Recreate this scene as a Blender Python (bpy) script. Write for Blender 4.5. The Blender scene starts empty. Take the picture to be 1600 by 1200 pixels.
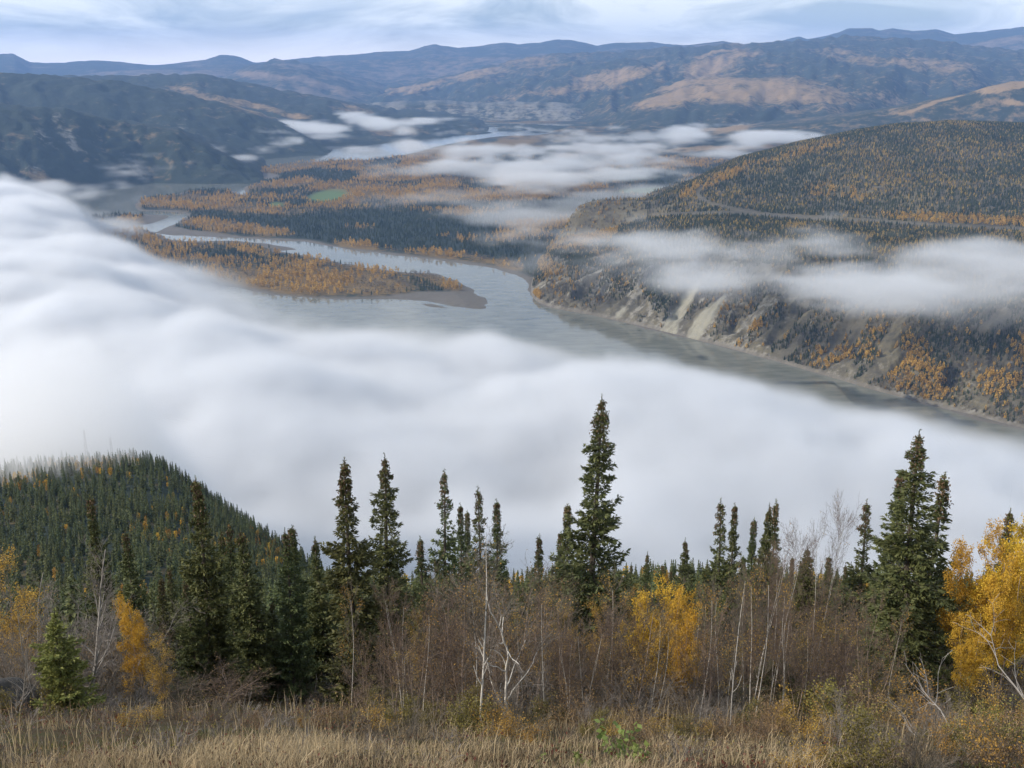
import bpy, math, random
import numpy as np
from mathutils import Vector, Matrix, Euler

R = math.radians
SC = bpy.context.scene
COL = SC.collection
rng = np.random.default_rng(7)
random.seed(7)

# ------------------------------------------------------------------ camera, sky, sun, exposure
F, PITCH = 1716.0, R(16.4)
cam = bpy.data.cameras.new("camera")
cam.sensor_width = 36.0
cam.lens = 36.0 * F / 1600.0
cam.clip_start, cam.clip_end = 0.2, 200000.0
camo = bpy.data.objects.new("camera", cam)
COL.objects.link(camo)
camo.rotation_euler = (R(90) - PITCH, 0, 0)
SC.camera = camo

SUN_EL, SUN_AZ = R(27), R(-104)          # azimuth from +Y, clockwise: the sun stands to the left and a little behind
SUN_STRENGTH, SKY_STRENGTH = 4.8, 0.10
SUNV = Vector((math.sin(SUN_AZ) * math.cos(SUN_EL), math.cos(SUN_AZ) * math.cos(SUN_EL), math.sin(SUN_EL)))
world = bpy.data.worlds.new("World")
SC.world = world
world.use_nodes = True


class NT:
    """small helper to wire node trees"""
    def __init__(self, tree):
        self.t = tree
        tree.nodes.clear()

    def n(self, kind, **kw):
        nd = self.t.nodes.new(kind)
        for k, v in kw.items():
            if k == 'ins':
                for key, val in v.items():
                    s = nd.inputs[key]
                    if hasattr(val, 'is_output'):
                        self.t.links.new(val, s)
                    else:
                        s.default_value = val
            else:
                setattr(nd, k, v)
        return nd

    def math(self, op, a, b=0.0, c=None, clamp=False):
        nd = self.n('ShaderNodeMath', operation=op, use_clamp=clamp)
        for i, v in enumerate((a, b, c)):
            if v is None:
                continue
            if hasattr(v, 'is_output'):
                self.t.links.new(v, nd.inputs[i])
            else:
                nd.inputs[i].default_value = v
        return nd.outputs[0]

    def mix(self, f, a, b, blend='MIX'):
        nd = self.n('ShaderNodeMix', data_type='RGBA', blend_type=blend)
        for i, v in ((0, f), (6, a), (7, b)):
            if hasattr(v, 'is_output'):
                self.t.links.new(v, nd.inputs[i])
            elif i == 0:
                nd.inputs[i].default_value = v
            else:
                nd.inputs[i].default_value = (*v[:3], 1.0)
        return nd.outputs[2]

    def ramp(self, f, stops):
        nd = self.n('ShaderNodeValToRGB')
        e = nd.color_ramp.elements
        while len(e) < len(stops):
            e.new(0.5)
        for el, (p, c) in zip(e, stops):
            el.position = p
            el.color = (*c, 1.0) if len(c) == 3 else c
        self.t.links.new(f, nd.inputs[0])
        return nd.outputs[0]

    def link(self, a, b):
        self.t.links.new(a, b)


w = NT(world.node_tree)
sky = w.n('ShaderNodeTexSky', sky_type='NISHITA', sun_disc=False, sun_elevation=SUN_EL, sun_rotation=SUN_AZ,
          altitude=900.0, air_density=1.0, dust_density=1.0, ozone_density=1.5)
tc = w.n('ShaderNodeTexCoord').outputs['Generated']
sep = w.n('ShaderNodeSeparateXYZ', ins={0: tc})
# thin sheet of high cloud: direction projected on a plane overhead so streaks flatten towards the horizon
cv = w.n('ShaderNodeMapping', ins={'Vector': tc, 'Scale': (2.0, 2.0, 13.0), 'Location': (0.3, 1.7, 0.4)}).outputs[0]
n1 = w.n('ShaderNodeTexNoise', ins={'Vector': cv, 'Scale': 1.0, 'Detail': 5.0, 'Roughness': 0.55, 'Distortion': 0.4}).outputs['Fac']
cv2 = w.n('ShaderNodeMapping', ins={'Vector': tc, 'Scale': (6.0, 6.0, 34.0), 'Location': (2.3, 0.7, 1.4)}).outputs[0]
n2 = w.n('ShaderNodeTexNoise', ins={'Vector': cv2, 'Scale': 1.0, 'Detail': 6.0, 'Roughness': 0.6, 'Distortion': 0.8}).outputs['Fac']
SKYC = dict(
    veil=w.ramp(n1, [(0.30, (0.30,) * 3), (0.62, (0.85,) * 3)]),
    streak=w.ramp(n2, [(0.40, (0, 0, 0)), (0.62, (1, 1, 1))]))
grey = (5.2, 6.4, 7.9)
white = (11.0, 11.4, 11.4)
c1 = w.mix(SKYC['veil'], sky.outputs[0], grey)
c2 = w.mix(w.math('MULTIPLY', SKYC['streak'], 0.85), c1, white)
# brighter band low over the horizon, all the way round
lo = w.ramp(sep.outputs[2], [(0.0, (1, 1, 1)), (0.028, (0, 0, 0))])
hz = w.math('MULTIPLY', lo, 0.9)
c3 = w.mix(hz, c2, (16.0, 14.6, 13.0))
bg = w.n('ShaderNodeBackground', ins={'Color': c3, 'Strength': SKY_STRENGTH})
wo = w.n('ShaderNodeOutputWorld', ins={'Surface': bg.outputs[0]})

sun = bpy.data.lights.new("sun", 'SUN')
sun.energy, sun.angle, sun.color = SUN_STRENGTH, R(1.2), (1.0, 0.90, 0.77)
suno = bpy.data.objects.new("sun", sun)
COL.objects.link(suno)
suno.rotation_euler = SUNV.to_track_quat('Z', 'Y').to_euler()

SC.view_settings.view_transform = 'Standard'
SC.view_settings.look = 'None'
SC.view_settings.exposure = 0.12
SC.view_settings.gamma = 1.0
SC.view_settings.use_curve_mapping = False
cy_ = SC.cycles
cy_.use_denoising = True
try:
    cy_.denoiser = 'OPENIMAGEDENOISE'
    cy_.denoising_input_passes = 'RGB_ALBEDO_NORMAL'
    cy_.denoising_prefilter = 'ACCURATE'
except Exception:
    pass
cy_.use_adaptive_sampling = True
cy_.adaptive_threshold = 0.02
cy_.max_bounces = 10
cy_.diffuse_bounces = 2
cy_.glossy_bounces = 2
cy_.transmission_bounces = 2
cy_.transparent_max_bounces = 8
cy_.volume_bounces = 7
cy_.volume_step_rate = 1.0
cy_.volume_max_steps = 512
cy_.caustics_reflective = False
cy_.caustics_refractive = False
cy_.sample_clamp_indirect = 6.0

# ------------------------------------------------------------------ numpy noise
def _hash(ix, iy, iz, seed):
    h = (ix.astype(np.int64) * 374761393 + iy.astype(np.int64) * 668265263 + iz.astype(np.int64) * 2147483647 + seed * 1274126177) & 0xFFFFFFFF
    h = ((h ^ (h >> 13)) * 1274126177) & 0xFFFFFFFF
    h = ((h ^ (h >> 16)) * 668265263) & 0xFFFFFFFF
    return ((h ^ (h >> 15)) & 0xFFFFFF).astype(np.float32) / 0xFFFFFF


def vnoise2(x, y, seed=0):
    ix, iy = np.floor(x), np.floor(y)
    fx, fy = (x - ix).astype(np.float32), (y - iy).astype(np.float32)
    ix, iy = ix.astype(np.int64), iy.astype(np.int64)
    u, v = fx * fx * fx * (fx * (fx * 6 - 15) + 10), fy * fy * fy * (fy * (fy * 6 - 15) + 10)
    z = np.zeros_like(ix)
    a, b = _hash(ix, iy, z, seed), _hash(ix + 1, iy, z, seed)
    c, d = _hash(ix, iy + 1, z, seed), _hash(ix + 1, iy + 1, z, seed)
    return (a + (b - a) * u) * (1 - v) + (c + (d - c) * u) * v


def fbm2(x, y, octaves=4, seed=0, gain=0.5, lac=2.03):
    """about -1..1"""
    t, a, n = 0, 1.0, 0
    for o in range(octaves):
        t = t + a * (vnoise2(x, y, seed + o * 17) * 2 - 1)
        n += a
        a *= gain
        x, y = x * lac * 0.8 - y * lac * 0.6 + 3.7, x * lac * 0.6 + y * lac * 0.8 - 1.3
    return t / n * 1.4


def ridged2(x, y, octaves=4, seed=0):
    t, a, n = 0, 1.0, 0
    for o in range(octaves):
        t = t + a * (1 - np.abs(vnoise2(x, y, seed + o * 31) * 2 - 1) * 1.6)
        n += a
        a *= 0.5
        x, y = x * 2.05 + 5.1, y * 2.05 - 2.7
    return t / n


def vnoise3(x, y, z, seed=0):
    """separable 3-D value noise on a regular grid given by 1-D coordinates"""
    def ax(c):
        i = np.floor(c)
        f = (c - i).astype(np.float32)
        return i.astype(np.int64), f * f * (3 - 2 * f)
    (ix, fx), (iy, fy), (iz, fz) = ax(x), ax(y), ax(z)
    nx, ny, nz = [np.arange(i.min(), i.max() + 2) for i in (ix, iy, iz)]
    g = _hash(*np.meshgrid(nx, ny, nz, indexing='ij'), seed)
    ix, iy, iz = ix - nx[0], iy - ny[0], iz - nz[0]
    g = g[ix] * (1 - fx)[:, None, None] + g[ix + 1] * fx[:, None, None]
    g = g[:, iy] * (1 - fy)[None, :, None] + g[:, iy + 1] * fy[None, :, None]
    g = g[:, :, iz] * (1 - fz)[None, None, :] + g[:, :, iz + 1] * fz[None, None, :]
    return g


def fbm3(x, y, z, octaves=4, seed=0, gain=0.5):
    t, a, n = 0, 1.0, 0
    for o in range(octaves):
        t = t + a * (vnoise3(x + o * 13.7, y - o * 5.1, z + o * 7.3, seed + o * 17) * 2 - 1)
        n += a
        a *= gain
        x, y, z = x * 2.07, y * 2.07, z * 2.07
    return t / n * 1.4


def sstep(a, b, x):
    t = np.clip((x - a) / (b - a), 0, 1)
    return t * t * (3 - 2 * t)

# ------------------------------------------------------------------ where a point of the photograph lies in the place
SA, CA = math.sin(PITCH), math.cos(PITCH)
WATER = -560.0


def ray(px, py):
    px, py = np.asarray(px, float), np.asarray(py, float)
    u, v = (px - 800) / F, (600 - py) / F
    return u, CA + v * SA, -SA + v * CA


def on_plane(px, py, z):
    x, y, zz = ray(px, py)
    k = z / zz
    return x * k, y * k


def at_dist(px, py, d):
    x, y, zz = ray(px, py)
    k = d / np.hypot(x, y)
    return x * k, y * k, zz * k


def to_px(x, y, z):
    fw = y * CA - z * SA
    up = y * SA + z * CA
    return 800 + F * x / fw, 600 - F * up / fw


def az_tan(pts):
    """picture points to (azimuth, tan of elevation), sorted by azimuth"""
    a = np.array(pts, float)
    x, y, z = ray(a[:, 0], a[:, 1])
    az = np.arctan2(x, y)
    t = z / np.hypot(x, y)
    o = np.argsort(az)
    return az[o], t[o], a[o]


def plane_dist(pts, z=WATER):
    az, t, a = az_tan(pts)
    return az, z / t

# ------------------------------------------------------------------ object helpers
def tag(o, label=None, cat=None, group=None, kind=None):
    for k, v in (('label', label), ('category', cat), ('group', group), ('kind', kind)):
        if v:
            o[k] = v
    return o


def link(o, parent=None):
    COL.objects.link(o)
    if parent:
        o.parent = parent
    return o


def mesh_np(name, verts, faces, mat=None, smooth=False, mats=None, fmat=None):
    """mesh from numpy arrays; faces is (n,3) or (n,4)"""
    me = bpy.data.meshes.new(name)
    verts = np.ascontiguousarray(verts, np.float32)
    faces = np.ascontiguousarray(faces, np.int32)
    nf, k = faces.shape
    me.vertices.add(len(verts))
    me.vertices.foreach_set('co', verts.ravel())
    me.loops.add(nf * k)
    me.loops.foreach_set('vertex_index', faces.ravel())
    me.polygons.add(nf)
    me.polygons.foreach_set('loop_start', np.arange(0, nf * k, k, dtype=np.int32))
    me.polygons.foreach_set('loop_total', np.full(nf, k, np.int32))
    if mats:
        for m in mats:
            me.materials.append(m)
        me.polygons.foreach_set('material_index', np.ascontiguousarray(fmat, np.int32))
    elif mat:
        me.materials.append(mat)
    me.update(calc_edges=True)
    me.shade_smooth() if smooth else me.shade_flat()
    return me


def grid_faces(nr, nc):
    i = np.arange(nr * nc).reshape(nr, nc)
    return np.stack([i[:-1, :-1], i[:-1, 1:], i[1:, 1:], i[1:, :-1]], -1).reshape(-1, 4)


def grid_obj(name, X, Y, Z, mat, attrs=None, smooth=True):
    nr, nc = X.shape
    me = mesh_np(name, np.stack([X, Y, Z], -1).reshape(-1, 3), grid_faces(nr, nc), mat, smooth)
    for k, v in (attrs or {}).items():
        at = me.attributes.new(k, 'FLOAT', 'POINT')
        at.data.foreach_set('value', np.ascontiguousarray(v, np.float32).ravel())
    o = bpy.data.objects.new(name, me)
    return link(o)


def material(name):
    m = bpy.data.materials.new(name)
    m.use_nodes = True
    return m, NT(m.node_tree)


def pbsdf(t, **ins):
    b = t.n('ShaderNodeBsdfPrincipled', ins={k.replace('_', ' '): v for k, v in ins.items()})
    t.n('ShaderNodeOutputMaterial', ins={'Surface': b.outputs[0]})
    return b


def sd_poly(x, y, poly, closed=True):
    """signed distance to a polygon (positive inside) and arc length of the nearest edge point"""
    P = np.array(poly, float)
    Q = np.roll(P, -1, 0) if closed else P[1:]
    P = P if closed else P[:-1]
    best = np.full(x.shape, 1e18)
    arc = np.zeros(x.shape)
    inside = np.zeros(x.shape, bool)
    s = 0.0
    for (ax, ay), (bx, by) in zip(P, Q):
        ex, ey = bx - ax, by - ay
        L2 = ex * ex + ey * ey + 1e-9
        t = np.clip(((x - ax) * ex + (y - ay) * ey) / L2, 0, 1)
        dd = (x - ax - t * ex) ** 2 + (y - ay - t * ey) ** 2
        m = dd < best
        best = np.where(m, dd, best)
        L = math.sqrt(L2)
        arc = np.where(m, s + t * L, arc)
        s += L
        if closed:
            c = (ay > y) != (by > y)
            with np.errstate(divide='ignore', invalid='ignore'):
                inside ^= c & (x < (bx - ax) * (y - ay) / (by - ay if by != ay else 1e-9) + ax)
    d = np.sqrt(best)
    return (np.where(inside, d, -d) if closed else d), arc


def smooth_line(pts, n=4, closed=True):
    """Catmull-Rom through picture or world points"""
    P = np.array(pts, float)
    out = []
    N = len(P)
    for i in range(N if closed else N - 1):
        p0, p1, p2, p3 = [P[(i + k) % N] if closed else P[min(max(i + k, 0), N - 1)] for k in (-1, 0, 1, 2)]
        for t in np.arange(n) / n:
            out.append(0.5 * (2 * p1 + (p2 - p0) * t + (2 * p0 - 5 * p1 + 4 * p2 - p3) * t * t + (3 * p1 - p0 - 3 * p2 + p3) * t ** 3))
    if not closed:
        out.append(P[-1])
    return np.array(out)
# ------------------------------------------------------------------ ground materials
def terrain_material(name, speck=0.045, speck_far=0.010, leafcol=(0.22, 0.145, 0.055), dark=(0.030, 0.040, 0.032), bump=8.0):
    """forest seen from far: dark conifers speckled with autumn crowns, bare rock and grass by vertex weights"""
    m, t = material(name)
    pos = t.n('ShaderNodeNewGeometry').outputs['Position']
    at = lambda k: t.n('ShaderNodeAttribute', attribute_name=k).outputs['Fac']
    fine = t.n('ShaderNodeTexNoise', ins={'Vector': pos, 'Scale': speck, 'Detail': 3.0, 'Roughness': 0.7}).outputs['Fac']
    big = t.n('ShaderNodeTexNoise', ins={'Vector': pos, 'Scale': speck_far, 'Detail': 4.0, 'Roughness': 0.6}).outputs['Fac']
    mixn = t.math('ADD', t.math('MULTIPLY', fine, 0.55), t.math('MULTIPLY', big, 0.45))
    # crowns take over where the weight beats the noise
    aut = t.math('MULTIPLY_ADD', t.math('ADD', at('autumn'), t.math('MULTIPLY_ADD', mixn, 3.4, -2.3)), 1.6, 0.5, clamp=True)
    darkc = t.mix(fine, tuple(c * 0.6 for c in dark), tuple(c * 1.5 for c in dark))
    leaf = t.mix(big, leafcol, tuple(c * k for c, k in zip(leafcol, (0.55, 0.62, 0.9))))
    c = t.mix(aut, darkc, leaf)
    rockn = t.n('ShaderNodeTexNoise', ins={'Vector': pos, 'Scale': speck * 0.9, 'Detail': 6.0, 'Roughness': 0.75}).outputs['Fac']
    rock = t.mix(rockn, (0.10, 0.094, 0.08), (0.29, 0.275, 0.235))
    rf = t.math('MULTIPLY_ADD', t.math('ADD', at('rock'), t.math('MULTIPLY_ADD', rockn, 3.2, -2.3)), 1.8, 0.4, clamp=True)
    c = t.mix(rf, c, rock)
    c = t.mix(at('green'), c, (0.10, 0.15, 0.06))
    c = t.mix(at('gravel'), c, t.mix(fine, (0.10, 0.092, 0.08), (0.155, 0.143, 0.125)))
    c = t.mix(at('talus'), c, t.mix(rockn, (0.17, 0.163, 0.130), (0.31, 0.297, 0.240)))
    b = pbsdf(t, Base_Color=c, Roughness=0.95, Specular_IOR_Level=0.1)
    bp = t.n('ShaderNodeBump', ins={'Height': mixn, 'Distance': bump, 'Strength': 0.8})
    t.link(bp.outputs[0], b.inputs['Normal'])
    return m


def blobs(px, py, lst):
    """soft ellipses on the picture plane: (cx, cy, rx, ry, tilt in degrees, weight)"""
    o = np.zeros(np.shape(px), np.float32)
    for cx, cy, rx, ry, tl, wt in lst:
        a = R(tl)
        dx, dy = px - cx, py - cy
        u = (dx * math.cos(a) + dy * math.sin(a)) / rx
        v = (-dx * math.sin(a) + dy * math.cos(a)) / ry
        o = np.maximum(o, wt * (1 - sstep(0.55, 1.15, np.sqrt(u * u + v * v))))
    return o


MT_MID = terrain_material('forest_floor', 0.06, 0.012, bump=3.0)
MT_BLUFF = terrain_material('bluff_slope', 0.07, 0.015, leafcol=(0.18, 0.15, 0.08), dark=(0.085, 0.077, 0.058), bump=3.0)
MT_FAR = terrain_material('far_forest', 0.016, 0.0035, leafcol=(0.31, 0.21, 0.10), bump=14.0)
MT_VFAR = terrain_material('mountain_forest', 0.006, 0.0012, leafcol=(0.25, 0.18, 0.11), bump=30.0)

AZ0, AZ1 = R(-31), R(31)


def ridge(name, crest, foot, dc, ncol, nrow, mat, autumn=(), rock=(), base_aut=0.15, base_rock=0.0, gully=0.0, gscale=900.0,
          rough=0.0, prof=1.0, az=(AZ0, AZ1), behind=0.35, green=(), zf=WATER - 6, seed=0, label=None, patch=0.5, crestn=0.0015, streak=0.0):
    """one range of hills: foot line on the valley floor, crest along the skyline, and the slope beyond"""
    A = np.linspace(az[0], az[1], ncol)
    caz, ct, _ = az_tan(crest)
    T = np.interp(A, caz, ct)
    if np.ndim(dc):
        daz = az_tan([(p, 150) for p, _ in dc])[0]
        D = np.interp(A, daz, [d for _, d in dc])
    else:
        D = np.full(ncol, float(dc))
    if np.ndim(foot):
        faz, fd = plane_dist(foot)
        DF = np.interp(A, faz, fd)
    else:
        DF = np.full(ncol, float(foot))
    DF = np.minimum(DF, D * 0.93)
    ZC = T * D
    ZC = np.maximum(ZC, zf - 5)
    v = np.concatenate([np.linspace(0, 1, nrow) ** 1.0, 1 + np.linspace(0, behind, max(4, nrow // 6))[1:]])[:, None]
    d = np.where(v <= 1, DF + (D - DF) * v, D * (1 + (v - 1)))
    X, Y = d * np.sin(A), d * np.cos(A)
    h = np.where(v <= 1, 0.5 * v ** prof + 0.5 * v * v * (3 - 2 * v), 1 - sstep(1.0, 1 + behind * 1.6, v) ** 1.2)
    amp = np.clip((ZC - zf), 0, None)
    Z = zf + amp * h
    if gully:
        # spurs and gullies run down the slope
        g = ridged2(A * D / gscale + 0.45 * fbm2(X / gscale / 1.7, Y / gscale / 1.7, 2, seed + 3), v * 0.9 + A * 0, 3, seed)
        w8 = np.sin(np.pi * np.clip(v, 0, 1)) ** 0.8
        Z = Z + gully * (g - 0.5) * w8 * amp / (amp.max() + 1e-6)
    if rough:
        Z = Z + rough * fbm2(X / gscale * 1.6, Y / gscale * 1.6, 5, seed + 9) * np.clip(np.sin(np.pi * np.clip(v * 0.93, 0, 1)), 0, 1)
    Z = Z + crestn * D * fbm2(A * 160, A * 0 + v * 9, 3, seed + 21) * np.clip(v * 2, 0, 1) * (amp > 0)
    px, py = to_px(X, Y, Z)
    pat = fbm2(X / gscale * 1.3, Y / gscale * 2.2, 4, seed + 40)
    aut = np.clip(base_aut + patch * 0.35 * pat + blobs(px + 14 * pat, py + 5 * pat, autumn), 0, 1)
    stk = fbm2(A * D / (gscale * .35) + 0 * v, v * 1.2 + 0 * A, 4, seed + 50)
    bl = blobs(px + 10 * pat, py + 6 * pat, rock)
    rk = np.clip(base_rock + bl * (.75 + 1.1 * stk) + streak * stk, 0, 1)
    o = grid_obj(name, X, Y, Z, mat, dict(autumn=aut, rock=rk, green=blobs(px, py, green), gravel=0 * aut, talus=0 * aut))
    tag(o, label=label, kind='structure')
    return o

# ------------------------------------------------------------------ shorelines, drawn on the water plane
ISLAND = [(200, 361), (222, 358), (244, 364), (270, 375), (310, 377), (350, 376), (400, 379), (435, 384), (465, 390), (427, 392), (450, 395),
          (500, 404), (548, 414), (591, 421), (640, 426), (683, 428), (711, 437), (731, 447), (748, 460), (762, 474), (756, 475), (758, 481), (738, 483),
          (700, 478), (675, 472), (630, 468), (534, 468), (450, 463), (380, 452), (300, 436), (200, 412), (110, 385), (120, 366)]
BAR = [(656, 474), (672, 475), (690, 478), (708, 482), (700, 483), (682, 481), (664, 478)]
SMALL_ISLAND = [(60, 352), (120, 342), (185, 334), (225, 335), (262, 338), (247, 346), (228, 351), (208, 355), (190, 358), (120, 366), (60, 368)]
MAINLAND = [(1600, 672), (1480, 641), (1380, 615), (1250, 577), (1120, 541), (1020, 516), (930, 495), (880, 486), (845, 476), (828, 459), (825, 442), (807, 430), (768, 419),
            (703, 409), (619, 399), (520, 386), (478, 378), (450, 376), (375, 372), (320, 370), (297, 369), (255, 366), (244, 362), (268, 352),
            (285, 343), (293, 337), (282, 332), (250, 330), (216, 329), (212, 320), (222, 311), (275, 304), (292, 298), (330, 296), (362, 297), (370, 303),
            (382, 304), (382, 293), (407, 285), (404, 283), (350, 287), (322, 288), (320, 283), (350, 277), (380, 273), (390, 267), (450, 257), (530, 250),
            (575, 250), (640, 240), (700, 225), (780, 213), (830, 212), (855, 208), (872, 199), (880, 194), (700, 192), (560, 190), (500, 160), (700, 130), (1000, 120), (2300, 120), (2300, 800)]


def world_poly(p, z=WATER, n=4):
    q = smooth_line(p, n)
    x, y = on_plane(q[:, 0], np.maximum(q[:, 1], 112), z)
    return np.stack([x, y], 1)


def valley_floor():
    rows = np.concatenate([np.linspace(700, 440, 130), np.linspace(439, 330, 180), np.linspace(329.5, 180, 200), np.linspace(179, 127, 30)])
    d = -WATER / (-(ray(800, rows)[2]) / np.hypot(*ray(800, rows)[:2]))
    A = np.linspace(AZ0, AZ1, 600)
    X, Y = d[:, None] * np.sin(A), d[:, None] * np.cos(A)
    Z = np.full(X.shape, -7.0)
    sdm = np.full(X.shape, -1e9)
    for p in (ISLAND, SMALL_ISLAND, MAINLAND, BAR):
        sd, _ = sd_poly(X, Y, world_poly(p))
        sdm = np.maximum(sdm, sd)
    n = fbm2(X / 60, Y / 60, 4, 5)
    sdn = sdm + n * 8
    Z = WATER + np.where(sdn < 0, np.maximum(sdn * 0.12, -6), np.minimum(sdn * 0.07, 2.2) + np.clip((sdn - 35) * 0.08, 0, 3.0))
    Z = Z + np.where(sdn > 60, 1.5 * fbm2(X / 150, Y / 150, 3, 8), 0)
    px, py = to_px(X, Y, Z)
    ppm = F * 560 / (X * X + Y * Y) # pixels per metre of depth
    aut, green, gravel = valley_cover(X, Y, px, py, sdm)
    o = grid_obj('valley_floor', X, Y, Z, MT_MID, dict(autumn=aut, rock=0 * aut, green=green, gravel=gravel, talus=0 * aut))
    tag(o, kind='structure')


DARK_WOOD = [(420, 345, 95, 9, 6, 1), (620, 350, 190, 22, 3, 1), (330, 336, 45, 7, 0, 1), (470, 378, 60, 8, 5, .9), (600, 372, 130, 18, 5, .9),
             (330, 297, 34, 4, -3, 1), (430, 300, 45, 5, 0, .6), (460, 275, 50, 6, -8, .8), (700, 322, 60, 6, 0, .9), (480, 393, 90, 6, 8, .8),
             (860, 330, 120, 14, -10, .8), (350, 399, 60, 7, 3, .85), (900, 320, 150, 10, -8, .8), (1000, 275, 80, 6, -4, .8), (1100, 268, 60, 5, 0, .8)]
GOLD_WOOD = [(300, 320, 90, 6, 1, 1), (335, 308, 60, 4, 0, 1), (450, 262, 95, 5, -7, 1.1), (370, 355, 95, 9, 6, 1.1), (450, 440, 170, 18, 3, 1),
             (560, 443, 90, 18, 6, 1.1), (690, 438, 40, 12, 18, 1.2), (640, 425, 60, 6, 10, .6), (400, 330, 60, 4, 3, .8), (440, 288, 60, 5, -4, .9),
             (560, 354, 36, 5, 0, 1.1), (700, 398, 110, 8, 7, .8), (790, 412, 30, 10, 15, 1.1), (575, 385, 70, 6, 5, .7), (640, 300, 150, 14, 4, .75),
             (850, 300, 120, 12, -6, .6), (600, 278, 80, 6, 0, .6), (210, 343, 40, 6, 0, 1), (240, 372, 60, 9, 6, .8), (1050, 255, 90, 8, -3, .7),
             (700, 240, 90, 14, -10, .8), (790, 225, 70, 10, -12, .9), (600, 205, 90, 8, 0, .7), (840, 185, 60, 5, 0, .8), (410, 395, 40, 7, 0, .3)]
FIELDS = [(512, 306, 34, 10, -8, 1), (1012, 298, 52, 5.5, -2, 1), (432, 320, 12, 5, 0, .8)]


def valley_cover(X, Y, px, py, sd):
    wob = fbm2(X / 170, Y / 300, 4, 77)
    g = blobs(px + 8 * wob, py + 3 * wob, GOLD_WOOD)
    dk = blobs(px + 8 * wob, py + 3 * wob, DARK_WOOD)
    aut = np.clip(0.45 + 0.5 * wob + 0.75 * g - 0.60 * dk, 0, 1)
    green = blobs(px, py, FIELDS)
    ex = blobs(px, py, [(470, 384, 130, 6, 3, 1)])
    gravel = (1 - sstep(10, 34, sd + 8 * wob))
    for p in ([(665, 432), (711, 437), (762, 474), (758, 482), (675, 473), (560, 467), (600, 463), (660, 458), (715, 456), (722, 452), (700, 436)],
              [(240, 366), (255, 358), (268, 353), (300, 362), (400, 372), (400, 377), (300, 371)],
              [(225, 335), (262, 337), (247, 347), (226, 352)],
              [(270, 374), (400, 378), (468, 390), (430, 391), (380, 385), (300, 381)],
              [(318, 284), (352, 277), (382, 273), (420, 272), (440, 279), (404, 284), (345, 288)]):
        s2, _ = sd_poly(X, Y, world_poly(p, n=2))
        gravel = np.maximum(gravel, sstep(-5, 8, s2 + 3 * wob))
    return aut, green, gravel


# the bluff over the river and the plateau behind it
PLATEAU = [(828, 458), (845, 475), (880, 485), (930, 494), (1020, 515), (1120, 540), (1250, 576), (1380, 614), (1480, 640), (1600, 671), (1720, 700), (2050, 700), (2300, 400), (2200, 200), (1600, 210), (1400, 226),
           (1250, 250), (1150, 280), (1085, 300), (1010, 325), (930, 352), (880, 378), (850, 395), (835, 420)]
HILL_CREST = [(1020, 312), (1060, 300), (1100, 276), (1150, 252), (1190, 242), (1250, 227), (1330, 209), (1400, 197), (1480, 191), (1540, 194), (1600, 196), (1750, 190)]
TALUS = [[(1092, 440), (1078, 448), (1052, 486), (1030, 522), (1052, 524), (1072, 488), (1090, 455)],
         [(1133, 462), (1112, 475), (1085, 500), (1068, 530), (1092, 533), (1106, 510), (1126, 482)],
         [(975, 478), (963, 490), (966, 498), (971, 494), (980, 481)]]


def plateau_height(X, Y):
    poly = world_poly(PLATEAU, WATER, 3)
    sd, arc = sd_poly(X, Y, poly)
    az = np.arctan2(X, Y)
    d = np.hypot(X, Y)
    # the plateau drops towards the low end of the bluff
    top = 165 - 112 * sstep(1150, 850, 800 + F * np.tan(az)) - 25 * sstep(1250, 1600, 800 + F * np.tan(az)) * 0
    top = top + 14 * fbm2(X / 400, Y / 400, 3, 12)
    k = np.clip(sd / (top / 0.68), 0, 1.6)
    f = np.where(k < 1, k * (1 - 0.12 * k * k), 0.88 + 0.12 * sstep(1.0, 1.6, k))
    facing = sstep(20, 60, sd) * (1 - sstep(0.7, 1.5, k))
    rib = ridged2(arc / 55 + 0.5 * fbm2(X / 70, Y / 70, 2, 4), sd / 260, 3, 31) - 0.5
    rib2 = fbm2(arc / 17, sd / 90, 3, 33)
    Z = WATER - 4 + np.clip(sd * 1.2, -4, 5) + (top * f) * (sd > 0) + facing * (30 * rib + 10 * (ridged2(arc / 24, sd / 200, 2, 36) - .5) + 5 * rib2)
    # wooded hill rising from the plateau
    caz, ct, ca = az_tan(HILL_CREST)
    dcr = np.interp(az, caz, np.interp(ca[:, 0], [1020, 1100, 1250, 1450, 1700], [3300, 3550, 4000, 4350, 4500]))
    zc = np.interp(az, caz, ct) * dcr - 6
    dft = np.interp(az, caz, np.interp(ca[:, 0], [1020, 1100, 1250, 1450, 1700], [3250, 3150, 3000, 2850, 2750]))
    v = (d - dft) / np.maximum(dcr - dft, 60)
    hv = np.where(v < 1, sstep(0, 1, v) * 0.5 + 0.5 * np.clip(v, 0, 1), 1 - sstep(1, 2.6, v))
    base = WATER + top
    hill = np.where(v > 0, (zc - base) * hv + (9 * fbm2(X / 260, Y / 260, 4, 61) + 16 * (ridged2(X / 420, Y / 900, 3, 62) - .5)) * sstep(0, .3, v) * (1 - .6 * sstep(.8, 1, v)), 0)
    w8 = sstep(0, 120, sd)
    Z = Z + np.where(zc > base, hill, 0) * w8
    return Z, sd, arc


ROAD = [(1018, 338), (1045, 336), (1090, 334), (1150, 334), (1240, 338), (1330, 343), (1450, 351), (1600, 358)]
ROAD2 = [(1098, 292), (1090, 302), (1096, 311), (1110, 318), (1135, 325), (1170, 331), (1200, 336), (1280, 343)]


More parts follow.
